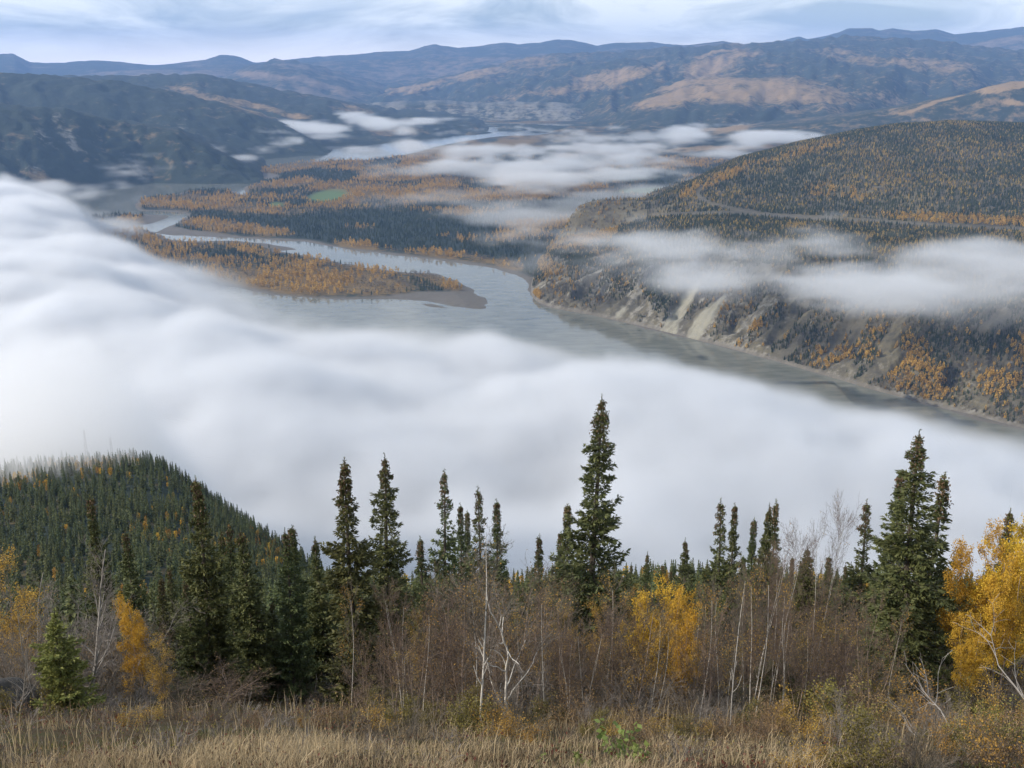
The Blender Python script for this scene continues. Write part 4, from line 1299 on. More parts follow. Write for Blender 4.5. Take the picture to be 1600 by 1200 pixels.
    while q < 1420:
        kd = rr.choice(['stem', 'stem2', 'stem3', 'stem', 'stem3', 'pink'])
        yy = rr.uniform(20.5, 27.5)
        L.append((q, rr.uniform(905, 1000), yy, kd, rr.uniform(.6, .9), 'birch_tree', where(q, None, KN[kd], 'in front brush ' if yy < 23 else 'amid the brush ' if yy < 25.5 else 'deep in the brush '), 'birch'))
        q += rr.uniform(14, 34)
    for px, py, y, kind, wf, name, lab, cat in L:
        H0, ms = B[kind]
        x, zg, h, mpp = stand(px, py, y)
        s = h / H0
        sw = max(s, .55) * wf if kind != 'golden' else s * wf * .9
        grp = {'birch': 'birches on the near slope', 'aspen': 'golden trees on the near slope', 'tree': 'dead trees on the near slope'}[cat]
        plant(name, ms, PARTN, (x, y, zg), rr.uniform(0, 6.28), (sw, sw, s), lab, cat, grp)
    return B


LANDMARKS = [(85, 'the young green spruce'), (218, 'the small golden tree'), (305, 'the tall ragged spruce'), (450, 'the close pair of spruces'), (545, 'the long leaning olive spruce'),
             (600, 'the bushy tall spruce'), (690, 'the slender gappy spruce'), (748, 'the straight white birch'), (810, 'the twisted white birch'), (934, 'the tallest spruce'), (1050, 'the middle golden birch'),
             (1130, 'the spiky tipped pair of spruces'), (1205, 'the cone laden twin spruces'), (1263, 'the smooth light olive spruce'), (1353, 'the dark slim spruce'), (1440, 'the great broad spruce'), (1540, 'the large golden tree')]


def where(px, used, head, far):
    i = min(range(len(LANDMARKS)), key=lambda k: abs(LANDMARKS[k][0] - px))
    lx, ln = LANDMARKS[i]
    side = ('just left of ' if px < lx - 12 else 'just right of ' if px > lx + 12 else 'below ')
    return f'{head} {far}{side}{ln}'


def thickets():
    K = {}
    K['tall_bare'] = (4.5, bare_tree(51, 4.5, 'shrub', 9, leaves=.5, leafmat='rust', leafsize=.05, bark='pink_birch', twig='twig', spread=.42, kids=[15, 7]), 'leafless brown brush')
    K['tall_red'] = (4.5, bare_tree(52, 4.5, 'shrub', 9, leaves=.5, leafmat='rust', leafsize=.05, bark='pink_birch', twig='twig_red', spread=.42, kids=[15, 7]), 'rusty leaved brush')
    K['leafy'] = (4.0, bare_tree(53, 4.0, 'shrub', 8, leaves=.9, leafmat='amber', leafsize=.055, bark='pink_birch', twig='twig', spread=.42, kids=[15, 7]), 'amber leaved brush')
    K['round'] = (2.2, bare_tree(54, 2.2, 'shrub', 18, leaves=0, bark='twig_grey', twig='twig', spread=.8, kids=[12, 6]), 'rounded twiggy shrub')
    K['rusty'] = (1.8, bare_tree(55, 1.8, 'shrub', 14, leaves=1.3, leafmat='rust', leafsize=.05, bark='twig', twig='twig_red', spread=.8, kids=[9, 5]), 'rusty leaved shrub')
    K['olive'] = (1.5, bare_tree(56, 1.5, 'shrub', 12, leaves=2.2, leafmat='olive', leafsize=.055, bark='twig', twig='twig', spread=.8, kids=[8, 5]), 'olive leaved shrub')
    K['ambery'] = (1.6, bare_tree(58, 1.6, 'shrub', 12, leaves=1.3, leafmat='amber', leafsize=.05, bark='twig_red', twig='twig', spread=.8, kids=[8, 5]), 'amber low shrub')
    K['grey'] = (2.4, bare_tree(57, 2.4, 'shrub', 14, leaves=0, bark='grey_bark', twig='twig_grey', spread=.7, kids=[10, 6]), 'pale bare shrub')
    r = random.Random(21)

    def top_row(px):
        """how high the brush reaches across the picture"""
        xs = [0, 120, 180, 300, 430, 520, 560, 640, 700, 800, 900, 1000, 1100, 1200, 1300, 1380, 1450, 1600]
        ys = [930, 960, 985, 1015, 1030, 1035, 985, 925, 905, 900, 915, 920, 935, 930, 945, 975, 1010, 1000]
        return np.interp(px, xs, ys)
    used = set()
    G = 'brush filling the slope between the trees'
    rows = [(13.2, 232, 'a'), (16.5, 200, 'a'), (20.0, 160, 'b'), (24.0, 110, 'near'), (27.5, 40, ''), (31, 12, ''), (35, -5, ''), (41, -12, ''), (50, -14, 'far')]
    for ri, (y0, dy, fr) in enumerate(rows):
        step = 38 if ri < 3 else 50 if ri < 5 else 66 if ri < 7 else 80
        px = -40 + r.uniform(0, 30)
        while px < 1650:
            y = y0 + r.uniform(-1.3, 1.3)
            top = top_row(px) + dy + r.uniform(-22, 28)
            if (ri == 0 and px < 1040 + 300 * r.random()) or (ri == 1 and px < 200 + 700 * r.random()) or (ri == 2 and px < 120 + 60 * r.random()):
                px += step
                continue
            x, zg, h, mpp = stand(px, top, y)
            if ri < 3:
                h = (r.uniform(.45, 1.0) if ri < 2 else r.uniform(.6, 1.3)) * (.6 if px < 620 else 1)
            if h < 0.35:
                px += step
                continue
            if ri < 3:
                kind = r.choice(['rusty', 'ambery', 'olive', 'ambery', 'round', 'grey'])
            elif ri == 3:
                kind = r.choice(['rusty', 'round', 'olive', 'round', 'grey'] if px < 1250 else ['rusty', 'round', 'olive', 'tall_red'])
            elif px < 150:
                kind = r.choice(['grey', 'grey', 'tall_bare'])
            elif px < 520:
                kind = r.choice(['round', 'tall_red', 'tall_bare', 'rusty'])
            elif h > 2.6:
                kind = r.choice(['tall_bare', 'tall_bare', 'tall_red', 'leafy'])
            else:
                kind = r.choice(['tall_red', 'round', 'tall_bare', 'leafy'])
            H0, ms, head = K[kind]
            far = ('near the bottom edge ', 'in front grass ', 'low in the grass ', 'at the grass edge ', 'in front brush ', 'in mid brush ', 'deeper in brush ', 'far back in brush ', 'at the very back ')[ri]
            lab = where(px, used, head, far)
            lab = ' '.join(lab.split())
            s = h / H0
            sw = max(.75, min(1.5, s * r.uniform(.85, 1.2))) if ri > 2 else s * r.uniform(.8, 1.2)
            plant('shrub', ms, ('stems', 'twigs', 'leaves'), (x, y, zg), r.uniform(0, 6.28), (sw, sw, s), lab, 'shrub', G)
            px += step * r.uniform(.75, 1.25)
    return K


def heath(K):
    r = random.Random(41)
    D = [(.5, bare_tree(61, .5, 'shrub', 16, leaves=2.5, leafmat='olive', leafsize=.035, bark='twig', twig='twig', spread=1.3, kids=[6, 3], thick=.8), 'olive'),
         (.5, bare_tree(62, .5, 'shrub', 16, leaves=2.0, leafmat='rust', leafsize=.032, bark='twig', twig='twig_red', spread=1.3, kids=[6, 3], thick=.8), 'rusty'),
         (.5, bare_tree(63, .5, 'shrub', 18, leaves=.5, leafmat='rust', leafsize=.03, bark='twig_grey', twig='twig_grey', spread=1.2, kids=[6, 3], thick=.8), 'grey'),
         (.4, bare_tree(64, .4, 'shrub', 14, leaves=3.0, leafmat='red_leaf', leafsize=.04, bark='twig', twig='twig_red', spread=1.3, kids=[5, 3], thick=.8), 'crimson')]
    for k in range(290):
        y = r.uniform(12.2, 24.5)
        px = r.uniform(-30, 1630)
        if px > 700 and y > 18:
            continue
        rx, ry, rz = ray(px, 1150)
        x = float(rx * y / ry)
        H0, ms, nm = r.choice(D[:3] if r.random() < .88 else D)
        s = r.uniform(.6, 1.35) * (1.2 if y > 18 else .9)
        row = 'on the upper grass' if y > 20 else 'in mid grass' if y > 16 else 'in the front grass'
        plant('dwarf_shrub', ms, ('stems', 'twigs', 'leaves'), (x, y, float(near_z(x, y)) + .05), r.uniform(0, 6.28), (s, s, s), where(px, None, nm + ' dwarf shrub', row + ' '), 'shrub', 'dwarf shrubs in the grass')


def grass_mesh(name, n, ylo, yhi, hl, hh, wd, mat, seed, patch, lean=.35, clump=1.0):
    r = np.random.default_rng(seed)
    y = ylo + (yhi - ylo) * r.uniform(size=n * 3)
    x = r.uniform(-1, 1, n * 3) * (y * 0.60 + 1.5)
    k = .8 * fbm2(x / clump, y / clump, 3, seed) + .7 * fbm2(x / clump / 4 + 9, y / clump / 3, 3, seed + 9) + patch(x, y)
    keep = r.uniform(-.35, .45, n * 3) < k
    x, y = x[keep][:n], y[keep][:n]
    m = len(x)
    z = near_z(x, y)
    h = r.uniform(hl, hh, m) * (0.75 + 0.4 * fbm2(x / 1.7, y / 1.7, 2, seed + 1))
    a = r.uniform(0, 6.283, m)
    bend = lean * r.uniform(.2, 1.3, m) * h
    wx = 0.05 * h                                                     # the wind leans it one way
    dx, dy = np.cos(a) * bend + wx, np.sin(a) * bend
    sa = r.uniform(0, 6.283, m)
    sx, sy = np.cos(sa) * wd * .5, np.sin(sa) * wd * .5
    b = np.stack([x, y, z - .03], -1)
    S = np.stack([sx, sy, 0 * sx], -1)
    mid = b + np.stack([dx * .3, dy * .3, h * .55], -1)
    tip = b + np.stack([dx, dy, h * (1 - .2 * lean)], -1)
    V = np.stack([b - S, b + S, mid + S * .8, mid - S * .8, tip + S * .15, tip - S * .15], 1).reshape(-1, 3)
    i = np.arange(m)[:, None] * 6
    Fc = np.concatenate([i + np.array([[0, 1, 2, 3]]), i + np.array([[3, 2, 4, 5]])], 1).reshape(-1, 4)
    o = link(bpy.data.objects.new(name, mesh_np(name, V, Fc, mat)))
    return o


def ground_cover():
    g = grass_mesh('dry_grass', 23000, 11.0, 20, .08, .44, .009, M['straw'], 61, lambda x, y: -.30 + .45 * sstep(17, 12.5, y) - .15 * sstep(-2, -6, x) - .30 * sstep(0.02, .3, x / y), lean=.5, clump=.9)
    tag(g, label='pale dry grass covering the slope in front', cat='grass', kind='stuff')
    g = grass_mesh('brown_grass', 30000, 11.0, 26, .06, .26, .008, M['brown_grass'], 62, lambda x, y: .0 + 0 * x, lean=.8, clump=.5)
    tag(g, label='short brown grass and dead stalks between the straw', cat='grass', kind='stuff')
    g = grass_mesh('green_grass', 24000, 11.0, 27, .05, .18, .010, M['green_grass'], 63, lambda x, y: -.12 + .25 * sstep(-2, -7, x))
    tag(g, label='fading green tufts low on the slope', cat='grass', kind='stuff')
    # low leafy ground plants
    r = np.random.default_rng(64)
    n = 7000
    y = r.uniform(11, 27, n); x = r.uniform(-1, 1, n) * (y * .6 + 1.5)
    k = fbm2(x / .8, y / .8, 3, 66)
    keep = k > .12
    x, y = x[keep], y[keep]
    m = len(x)
    C = np.stack([x, y, near_z(x, y) + r.uniform(.02, .22, m)], -1)
    V, Fc = leaves_geo(C, r.normal(size=(m, 3)) + [0, 0, .3], r.uniform(.03, .07, m), r.uniform(.02, .045, m), up=1, r=r)
    o = link(bpy.data.objects.new('ground_leaves', mesh_np('ground_leaves', V, Fc, M['red_leaf'])))
    tag(o, label='dark crimson leaves of low ground plants among the grass', cat='ground cover', kind='stuff')


def stalks():
    g = grass_mesh('dead_stalks', 1800, 12.5, 24, .35, .80, .012, M['straw'], 71, lambda x, y: .05 + .15 * sstep(13, 20, y), lean=.25, clump=2.0)
    tag(g, label='tall dead stalks standing above the grass', cat='grass', kind='stuff')


def low_plants(K):
    r = random.Random(77)
    # leafy green plant near the bottom edge
    def leafy(seed, h, n, size, mat, stems=3):
        q = np.random.default_rng(seed)
        P0, P1, R0, C, D, L = [], [], [], [], [], []
        for s in range(stems):
            p = np.array([q.normal(0, .05), q.normal(0, .05), -.05]); d = np.array([q.normal(0, .22), q.normal(0, .22), 1.0])
            for i in range(8):
                d = nrm(d + q.normal(0, .12, 3)); p2 = p + d * h / 8 * q.uniform(.8, 1.15)
                P0.append(p); P1.append(p2); R0.append(.006 * (1 - i / 10))
                for k in range(n):
                    C.append(p2 + q.normal(0, .02, 3)); D.append(nrm(q.normal(0, 1, 3) + np.array([0, 0, .35]))); L.append(size * q.uniform(.6, 1.2))
                p = p2
        st = mesh_np('stems', *tubes(P0, P1, R0, R0, 4), M['green'] if mat == 'green' else M['twig_red'])
        C, D, L = np.array(C), np.array(D), np.array(L)
        lf = mesh_np('leaves', *leaves_geo(C, D, L, L * .72, up=1.0, r=q), M[mat])
        return st, lf
    for px, py, y, s, seed, mat, lab, sz in [
            (968, 1128, 13.6, 1, 1, 'green', 'leafy fresh green plant at the bottom edge right of the middle', .11),
            (1008, 1160, 13.0, 1, 2, 'green', 'smaller fresh green plant right of the leafy one at the bottom edge', .10),
            (828, 1158, 13.8, 1, 3, 'green', 'thin yellow green sprig standing in the grass below the twisted birch', .05),
            (905, 1180, 13.2, 1, 4, 'green', 'pale green seedling in the grass left of the leafy plant', .07),
            (1440, 1150, 15.5, 1, 5, 'olive', 'yellow green leafy plant below the great broad spruce', .08),
            (1560, 1135, 16.0, 1, 6, 'olive', 'yellow green leafy plant below the large golden tree', .09),
            (690, 1110, 22.0, 1, 7, 'olive', 'olive yellow low bush at the foot of the white birch', .08)]:
        x, zg, h, mpp = stand(px, py, y)
        h = max(h, .25)
        ms = leafy(seed, h, 3 if sz > .06 else 2, sz, mat, 4 if sz > .06 else 1)
        plant('leafy_plant', ms, ('stems', 'leaves'), (x, y, zg), 0, (1, 1, 1), lab, 'plant', 'leafy plants at the bottom edge')
    # fallen and leaning dead boughs
    def bough(pts, rad, seed, label, side=6):
        q = np.random.default_rng(seed)
        W = []
        for px, py, y in pts:
            rx, ry, rz = ray(px, py)
            W.append(np.array([rx * y / ry, y, rz * y / ry]))
        W[0][2] = min(W[0][2], float(near_z(W[0][0], W[0][1])) - .02)
        P0, P1, R0, R1 = [], [], [], []
        n = len(W) - 1
        for i in range(n):
            P0.append(W[i]); P1.append(W[i + 1]); R0.append(rad * (1 - i / (n + .6))); R1.append(rad * (1 - (i + 1) / (n + .6)))
        o = np.array(W[0])
        me = mesh_np('dead_bough', *tubes(np.array(P0) - o, np.array(P1) - o, R0, R1, 5), M['grey_bark'])
        e = bpy.data.objects.new('dead_bough', me); link(e); e.location = o
        tag(e, label, 'branch', 'dead boughs leaning in the brush')
        segs, tips = [], []
        op = dict(seg=[.12, .1], kids=[3, 0], wander=[.12, .15], up=[.02, .02], rmin=.003, start=[.2], angle=[(.4, .9)], ratio=[(.4, .6)], rk=.6)
        for k in range(side):
            i = q.integers(0, n); t = q.uniform()
            p = P0[i] * (1 - t) + P1[i] * t - o
            grow(q, p, nrm((P1[i] - P0[i]) / np.linalg.norm(P1[i] - P0[i]) + q.normal(0, .6, 3)), q.uniform(.4, 1.0), rad * .45, 0, segs, tips, op)
        me2 = mesh_np('side_twigs', *tubes([s[1] for s in segs], [s[2] for s in segs], [s[3] for s in segs], [s[4] for s in segs], 3), M['grey_bark'])
        c = link(bpy.data.objects.new('side_twigs', me2), e); c['kind'] = 'stuff'
    bough([(944, 1142, 23), (925, 1118, 23.3), (900, 1095, 23.8), (872, 1076, 24.2)], .03, 1, 'pale dead bough leaning left below the tallest spruce')
    bough([(812, 1135, 24), (800, 1108, 24), (782, 1088, 24.4)], .025, 2, 'short pale dead bough at the foot of the twisted birch')
    bough([(1532, 1215, 14), (1500, 1165, 14.5), (1470, 1110, 15), (1438, 1075, 15.6)], .018, 3, 'long bare bough reaching up from the bottom right towards the great spruce', 8)
    bough([(1640, 1150, 16), (1600, 1090, 16.5), (1560, 1040, 17.2), (1548, 990, 17.8)], .02, 4, 'bare bough slanting in from the right edge before the golden tree', 8)
    bough([(1500, 1205, 15), (1452, 1168, 15.3), (1420, 1140, 15.8)], .013, 5, 'thin bare bough low in the grass under the great broad spruce', 5)
    # lichened boulder at the left edge
    bm = bpy.data.meshes.new('boulder')
    import bmesh
    b = bmesh.new()
    bmesh.ops.create_icosphere(b, subdivisions=4, radius=1)
    for v in b.verts:
        p = v.co.normalized()
        k = 1 + .28 * float(fbm2(np.array([p.x * 1.6 + 4 + p.z]), np.array([p.y * 1.6 + p.z * 1.3]), 4, 5)[0])
        v.co = Vector((p.x * .85 * k, p.y * .7 * k, p.z * .6 * k))
    b.to_mesh(bm); b.free()
    bm.materials.append(M['rock']); bm.shade_smooth()
    rx, ry, rz = ray(2, 1096)
    o = link(bpy.data.objects.new('boulder', bm))
    yy = 25.0
    xx = float(rx * yy / ry)
    o.location = (xx, yy, float(near_z(xx, yy)) + .25)
    tag(o, 'dark lichened boulder at the left edge of the grass', 'boulder')
# ------------------------------------------------------------------ forests seen from far
def cone_tree(seed, H=10.0, W=1.7, tiers=4, sides=5):
    r = np.random.default_rng(seed)
    V, Fc = [], []
    for k in range(tiers):
        z0 = H * (0.06 + 0.78 * k / tiers) ; z1 = min(H, z0 + H * (0.42 if k < tiers - 1 else 0.9))
        rad = W * (1 - 0.80 * k / tiers) * r.uniform(.85, 1.15)
        b = len(V)
        V.append((r.normal(0, .05), r.normal(0, .05), z1))
        for s in range(sides * 2):
            a = math.pi * s / sides + k * .7 + r.normal(0, .1)
            q = rad * (1.0 if s % 2 == 0 else .52) * r.uniform(.8, 1.2)
            V.append((q * math.cos(a), q * math.sin(a), z0 + (0.0 if s % 2 == 0 else H * .07) + r.normal(0, H * .012)))
        for s in range(sides * 2):
            Fc.append((b, b + 1 + s, b + 1 + (s + 1) % (sides * 2)))
    return np.array(V), np.array(Fc)


def clump_tree(seed, H=12.0, W=3.0, n=44, size=1.9, base=.15):
    r = np.random.default_rng(seed)
    d = nrm(r.normal(size=(n, 3)))
    q = r.uniform(.35, 1, n) ** .5
    C = d * q[:, None] * np.array([W, W, H * (1 - base) / 2]) + np.array([0, 0, H * (1 + base) / 2])
    C[:, :2] *= (1.12 - .5 * (C[:, 2:3] / H))
    V, Fc = leaves_geo(C - nrm(d) * size * .3, d + r.normal(0, .8, d.shape), r.uniform(.7, 1.3, n) * size, r.uniform(.6, 1.0, n) * size, r=r)
    Fc = np.concatenate([Fc[:, [0, 1, 2]], Fc[:, [0, 2, 3]]])
    return V, Fc


def lod_spruce(seed, H=10.0, W=1.5, n=230):
    """a spruce for the middle distance: drooping boughs round a stem"""
    r = np.random.default_rng(seed)
    q = np.sort(r.uniform(0.05, .99, n))
    a = r.uniform(0, 6.283, n)
    env = W * (1 - q) ** .85 * r.uniform(.7, 1.15, n) + .08
    D = np.stack([np.cos(a), np.sin(a), -0.45 + .3 * q], -1)
    C = np.stack([np.cos(a) * env * .12, np.sin(a) * env * .12, q * H], -1)
    V, Fc = leaves_geo(C, D, env * 1.15, np.maximum(.5, env * .62), up=1.6, r=r)
    Fc = np.concatenate([Fc[:, [0, 1, 2]], Fc[:, [0, 2, 3]]])
    k = [((0, 0, H * 1.02), H)]
    tv = np.array([(.12, 0, 0), (-.06, .1, 0), (-.06, -.1, 0), (0, 0, H * 1.03)])
    tf = np.array([(0, 1, 3), (1, 2, 3), (2, 0, 3)])
    return join_geo([(V, Fc), (tv, tf)])


def far_leaf(name, c0, c1, var=.45, trans=.15):
    m, t = material(name)
    oi = t.n('ShaderNodeObjectInfo').outputs['Random']
    gi = t.n('ShaderNodeNewGeometry').outputs['Random Per Island']
    pos = t.n('ShaderNodeNewGeometry').outputs['Position']
    n = t.n('ShaderNodeTexNoise', ins={'Vector': pos, 'Scale': 0.012, 'Detail': 3.0}).outputs['Fac']
    f = t.math('ADD', t.math('MULTIPLY', oi, .6), t.math('MULTIPLY_ADD', n, 1.4, -.5), clamp=True)
    c = t.mix(f, c0, c1)
    h = t.n('ShaderNodeHueSaturation', ins={'Color': c, 'Value': t.math('MULTIPLY_ADD', gi, var, 1 - var / 2)})
    b = t.n('ShaderNodeBsdfDiffuse', ins={'Color': h.outputs[0]})
    tr = t.n('ShaderNodeBsdfTranslucent', ins={'Color': h.outputs[0]})
    mx = t.n('ShaderNodeMixShader', ins={0: trans, 1: b.outputs[0], 2: tr.outputs[0]})
    t.n('ShaderNodeOutputMaterial', ins={'Surface': mx.outputs[0]})
    return m


FM = {'dark': far_leaf('far_conifer', (0.020, 0.030, 0.018), (0.062, 0.074, 0.038), trans=.05),
      'gold': far_leaf('far_gold', (0.28, 0.17, 0.048), (0.58, 0.37, 0.10)),
      'yellow': far_leaf('far_yellow', (0.30, 0.19, 0.05), (0.50, 0.36, 0.10)),
      'bare': far_leaf('far_bare', (0.10, 0.088, 0.066), (0.23, 0.20, 0.15))}


def proto(name, geo, mat):
    return bpy.data.objects.new(name, mesh_np(name, geo[0], geo[1], mat))


def scatter(name, protos, P, S, label, seed=0):
    """one object whose points carry instanced trees"""
    if len(P) == 0:
        return
    r = np.random.default_rng(seed + 5)
    me = bpy.data.meshes.new(name)
    me.vertices.add(len(P))
    me.vertices.foreach_set('co', np.ascontiguousarray(P, np.float32).ravel())
    for k, v, ty in (('size', S, 'FLOAT'), ('pick', r.integers(0, len(protos), len(P)), 'INT'), ('turn', r.uniform(0, 6.28, len(P)), 'FLOAT')):
        at = me.attributes.new(k, ty, 'POINT')
        at.data.foreach_set('value', np.ascontiguousarray(v, np.float32 if ty == 'FLOAT' else np.int32))
    o = link(bpy.data.objects.new(name, me))
    g = bpy.data.node_groups.new(name + '_nodes', 'GeometryNodeTree')
    g.interface.new_socket('Geometry', in_out='INPUT', socket_type='NodeSocketGeometry')
    g.interface.new_socket('Geometry', in_out='OUTPUT', socket_type='NodeSocketGeometry')
    t = NT(g)
    gi = t.n('NodeGroupInput')
    j = t.n('GeometryNodeJoinGeometry')
    for p in protos:
        ob = t.n('GeometryNodeObjectInfo', transform_space='ORIGINAL')
        ob.inputs['Object'].default_value = p
        ob.inputs['As Instance'].default_value = True
        t.link(ob.outputs['Geometry'], j.inputs[0])
    ats = {}
    for k, ty in (('size', 'FLOAT'), ('pick', 'INT'), ('turn', 'FLOAT')):
        a = t.n('GeometryNodeInputNamedAttribute', data_type=ty)
        a.inputs['Name'].default_value = k
        ats[k] = a.outputs['Attribute']
    rot = t.n('ShaderNodeCombineXYZ', ins={2: ats['turn']})
    eu = t.n('FunctionNodeEulerToRotation', ins={0: rot.outputs[0]})
    ip = t.n('GeometryNodeInstanceOnPoints', ins={'Points': gi.outputs[0], 'Instance': j.outputs[0], 'Pick Instance': True,
                                                 'Instance Index': ats['pick'], 'Rotation': eu.outputs[0], 'Scale': ats['size']})
    t.n('NodeGroupOutput', ins={0: ip.outputs[0]})
    md = o.modifiers.new('trees', 'NODES')
    md.node_group = g
    tag(o, label, 'trees', kind='stuff')
    return o


def polar_points(r, n, a0, a1, d0, d1):
    az = r.uniform(a0, a1, n)
    d = np.sqrt(r.uniform(d0 * d0, d1 * d1, n))
    return d * np.sin(az), d * np.cos(az)


def forests():
    r = np.random.default_rng(99)
    con = [proto('far_spruce', cone_tree(s, 10, 1.9), FM['dark']) for s in (1, 2, 3)]
    gold = [proto('far_poplar', clump_tree(s, 12, 2.8, 44), FM['gold']) for s in (4, 5, 6)]
    yel = [proto('far_aspen', clump_tree(s, 10, 2.3, 40, 1.6), FM['yellow']) for s in (7, 8)]
    bare = [proto('far_bare_tree', clump_tree(s, 8, 2.4, 30, 1.3), FM['bare']) for s in (9, 10)]
    # ---- valley floor and island
    n = 150000
    x, y = polar_points(r, n, R(-30), R(24), 1900, 6800)
    keep = r.uniform(size=n) < np.clip(1.15 - np.hypot(x, y) / 8500, .25, 1)
    x, y = x[keep], y[keep]
    sdm = np.full(x.shape, -1e9)
    for p in (ISLAND, SMALL_ISLAND, MAINLAND):
        sd, _ = sd_poly(x, y, world_poly(p))
        sdm = np.maximum(sdm, sd)
    psd, _ = sd_poly(x, y, world_poly(PLATEAU, WATER, 3))
    k = (sdm > 10) & (psd < 0)
    x, y, sdm = x[k], y[k], sdm[k]
    z = np.full(x.shape, WATER + 5.0)
    px, py = to_px(x, y, z)
    aut, green, gravel = valley_cover(x, y, px, py, sdm)
    k = (gravel < .4) & (green < .3)
    x, y, z, aut, px, py = x[k], y[k], z[k], aut[k], px[k], py[k]
    u = r.uniform(size=len(x)) * .55 + .45 * (fbm2(x / 45, y / 60, 3, 44) * .5 + .5)
    isg = u < np.clip(aut * 1.35 - .12, 0, 1)
    # bare grey patches within the golden woods
    bp = (fbm2(x / 120, y / 160, 3, 46) + .25 * r.normal(size=len(x)) > .28) | (r.uniform(size=len(x)) < .08)
    S = r.uniform(.75, 1.25, len(x))
    P = np.stack([x, y, z - .5], -1)
    scatter('valley_spruce_wood', con, P[~isg], S[~isg] * 1.35, 'dark spruce woods on the valley floor', 1)
    scatter('valley_poplar_wood', gold, P[isg & ~bp], S[isg & ~bp] * 1.25, 'orange and golden poplars along the river and on the island', 2)
    scatter('valley_bare_wood', bare, P[isg & bp], S[isg & bp] * 1.35, 'leafless grey brown woods among the golden poplars', 3)
    # ---- bluff, plateau and wooded hill
    n = 120000
    x, y = polar_points(r, n, R(-1), R(29), 1450, 4900)
    x2, y2 = polar_points(r, 170000, R(-1), R(29), 1450, 3200)
    psd, _ = sd_poly(x2, y2, world_poly(PLATEAU, WATER, 3))
    k = (psd > 6) & (psd < 235)
    x, y = np.concatenate([x, x2[k]]), np.concatenate([y, y2[k]])
    Z, sd, arc = plateau_height(x, y)
    k = sd > 6
    x, y, z, sd, arc = x[k], y[k], Z[k], sd[k], arc[k]
    px, py = to_px(x, y, z)
    bad = np.zeros(x.shape, bool)
    for p in TALUS:
        s2, _ = sd_poly(px, py, np.array(p, float))
        bad |= s2 > -1.5
    for q, wd in ((ROAD, 3.0), (ROAD2, 3.4)):
        s2, _ = sd_poly(px, py, smooth_line(q, 4, False), closed=False)
        bad |= s2 < wd
    face = sd < 230
    rocky = blobs(px, py, [(900, 470, 90, 26, 20, .5), (1000, 490, 110, 30, 22, .6), (1100, 505, 90, 40, 22, .5), (880, 430, 50, 30, 30, .3)])
    clump = fbm2(arc / 40, sd / 90, 4, 140)
    bad |= face & ((r.uniform(size=len(x)) < .12 + .75 * rocky) | (clump < -.45 + .5 * rocky))
    k = ~bad
    x, y, z, sd, px, py, face, clump = [q[k] for q in (x, y, z, sd, px, py, face, clump)]
    P = np.stack([x, y, z - .8], -1)
    u = r.uniform(size=len(x))
    patch = fbm2(x / 90, y / 130, 4, 144)
    gold_face = blobs(px, py, [(1175, 510, 26, 10, 0, .8), (1190, 535, 14, 12, 0, .9), (1155, 545, 24, 7, 20, .9), (1300, 560, 40, 20, 0, .5), (1420, 570, 40, 50, 0, .6), (1460, 600, 26, 34, 0, .6), (1560, 600, 40, 24, 0, .65),
                               (1600, 560, 30, 40, 0, .35), (835, 462, 12, 9, 0, 1), (905, 450, 10, 10, 0, .7), (1130, 480, 12, 14, 0, .4), (1220, 525, 12, 12, 0, .5), (1360, 540, 60, 30, 20, .3), (860, 420, 30, 16, 30, .4)])
    dark_face = blobs(px, py, [(1190, 560, 60, 14, 15, .6), (1030, 455, 26, 30, 10, .7), (1360, 560, 40, 50, 30, .6), (1450, 540, 60, 30, 0, .6), (1560, 540, 60, 24, 0, .8), (880, 400, 50, 22, 10, .6), (1280, 600, 40, 14, 20, .6), (840, 420, 25, 20, 30, .8)])
    cls = np.zeros(len(x), int)                                     # 0 dark, 1 gold, 2 yellow, 3 bare
    hilly = np.clip(.36 + .35 * patch - .20 * blobs(px, py, [(1230, 300, 120, 40, -15, 1)]), .08, .8)
    goldband = blobs(px, py, [(1130, 278, 60, 8, -25, .7), (1250, 240, 90, 6, -14, .5), (1500, 345, 140, 8, 3, .8), (1300, 300, 50, 12, 0, .3), (1340, 310, 14, 8, 0, .8), (1080, 300, 26, 8, -30, .8)])
    cls = np.where(u < hilly * .55, 2, np.where(u < hilly, 3, 0))
    cls = np.where(u < goldband, 1 + (r.uniform(size=len(x)) < .5), cls)
    fu = r.uniform(size=len(x))
    fcls = np.where(fu < gold_face * .8, 1, np.where(fu < .70 - .6 * dark_face + .4 * patch, 3, 0))
    fcls = np.where((fcls == 3) & (r.uniform(size=len(x)) < .05), 1, fcls)
    fcls = np.where((blobs(px, py, [(925, 350, 110, 34, -18, 1)]) > .4) & (u < .45), 1 + (u < .2), fcls)
    cls = np.where(face, fcls, cls)
    S = r.uniform(.7, 1.2, len(x)) * np.where(face, .80, 1.0)
    S = S * np.where((cls == 3) & face, .80, 1)
    for ci, nm, pr, lb in ((0, 'hill_spruce_wood', con, 'dark spruces on the bluff and the right hand hill'), (1, 'hill_poplar_wood', gold, 'scattered orange trees low on the bluff'),
                           (2, 'hill_aspen_wood', yel, 'yellow aspens speckling the right hand hill'), (3, 'hill_bare_wood', bare, 'grey leafless brush on the bluff and hill')):
        m = cls == ci
        scatter(nm, pr, P[m], S[m] * (1.12 if ci != 2 else .95), lb, 10 + ci)
    # ---- dark wood on the nearest left hills
    # ---- wooded spur and the slope behind the near trees: individuals first, the rest as one mass
    lod = [mesh_np('spruce', *lod_spruce(s, 10, w_), M['needle']) for s, w_ in ((1, 1.5), (2, 1.25), (3, 1.7), (4, 1.1))]
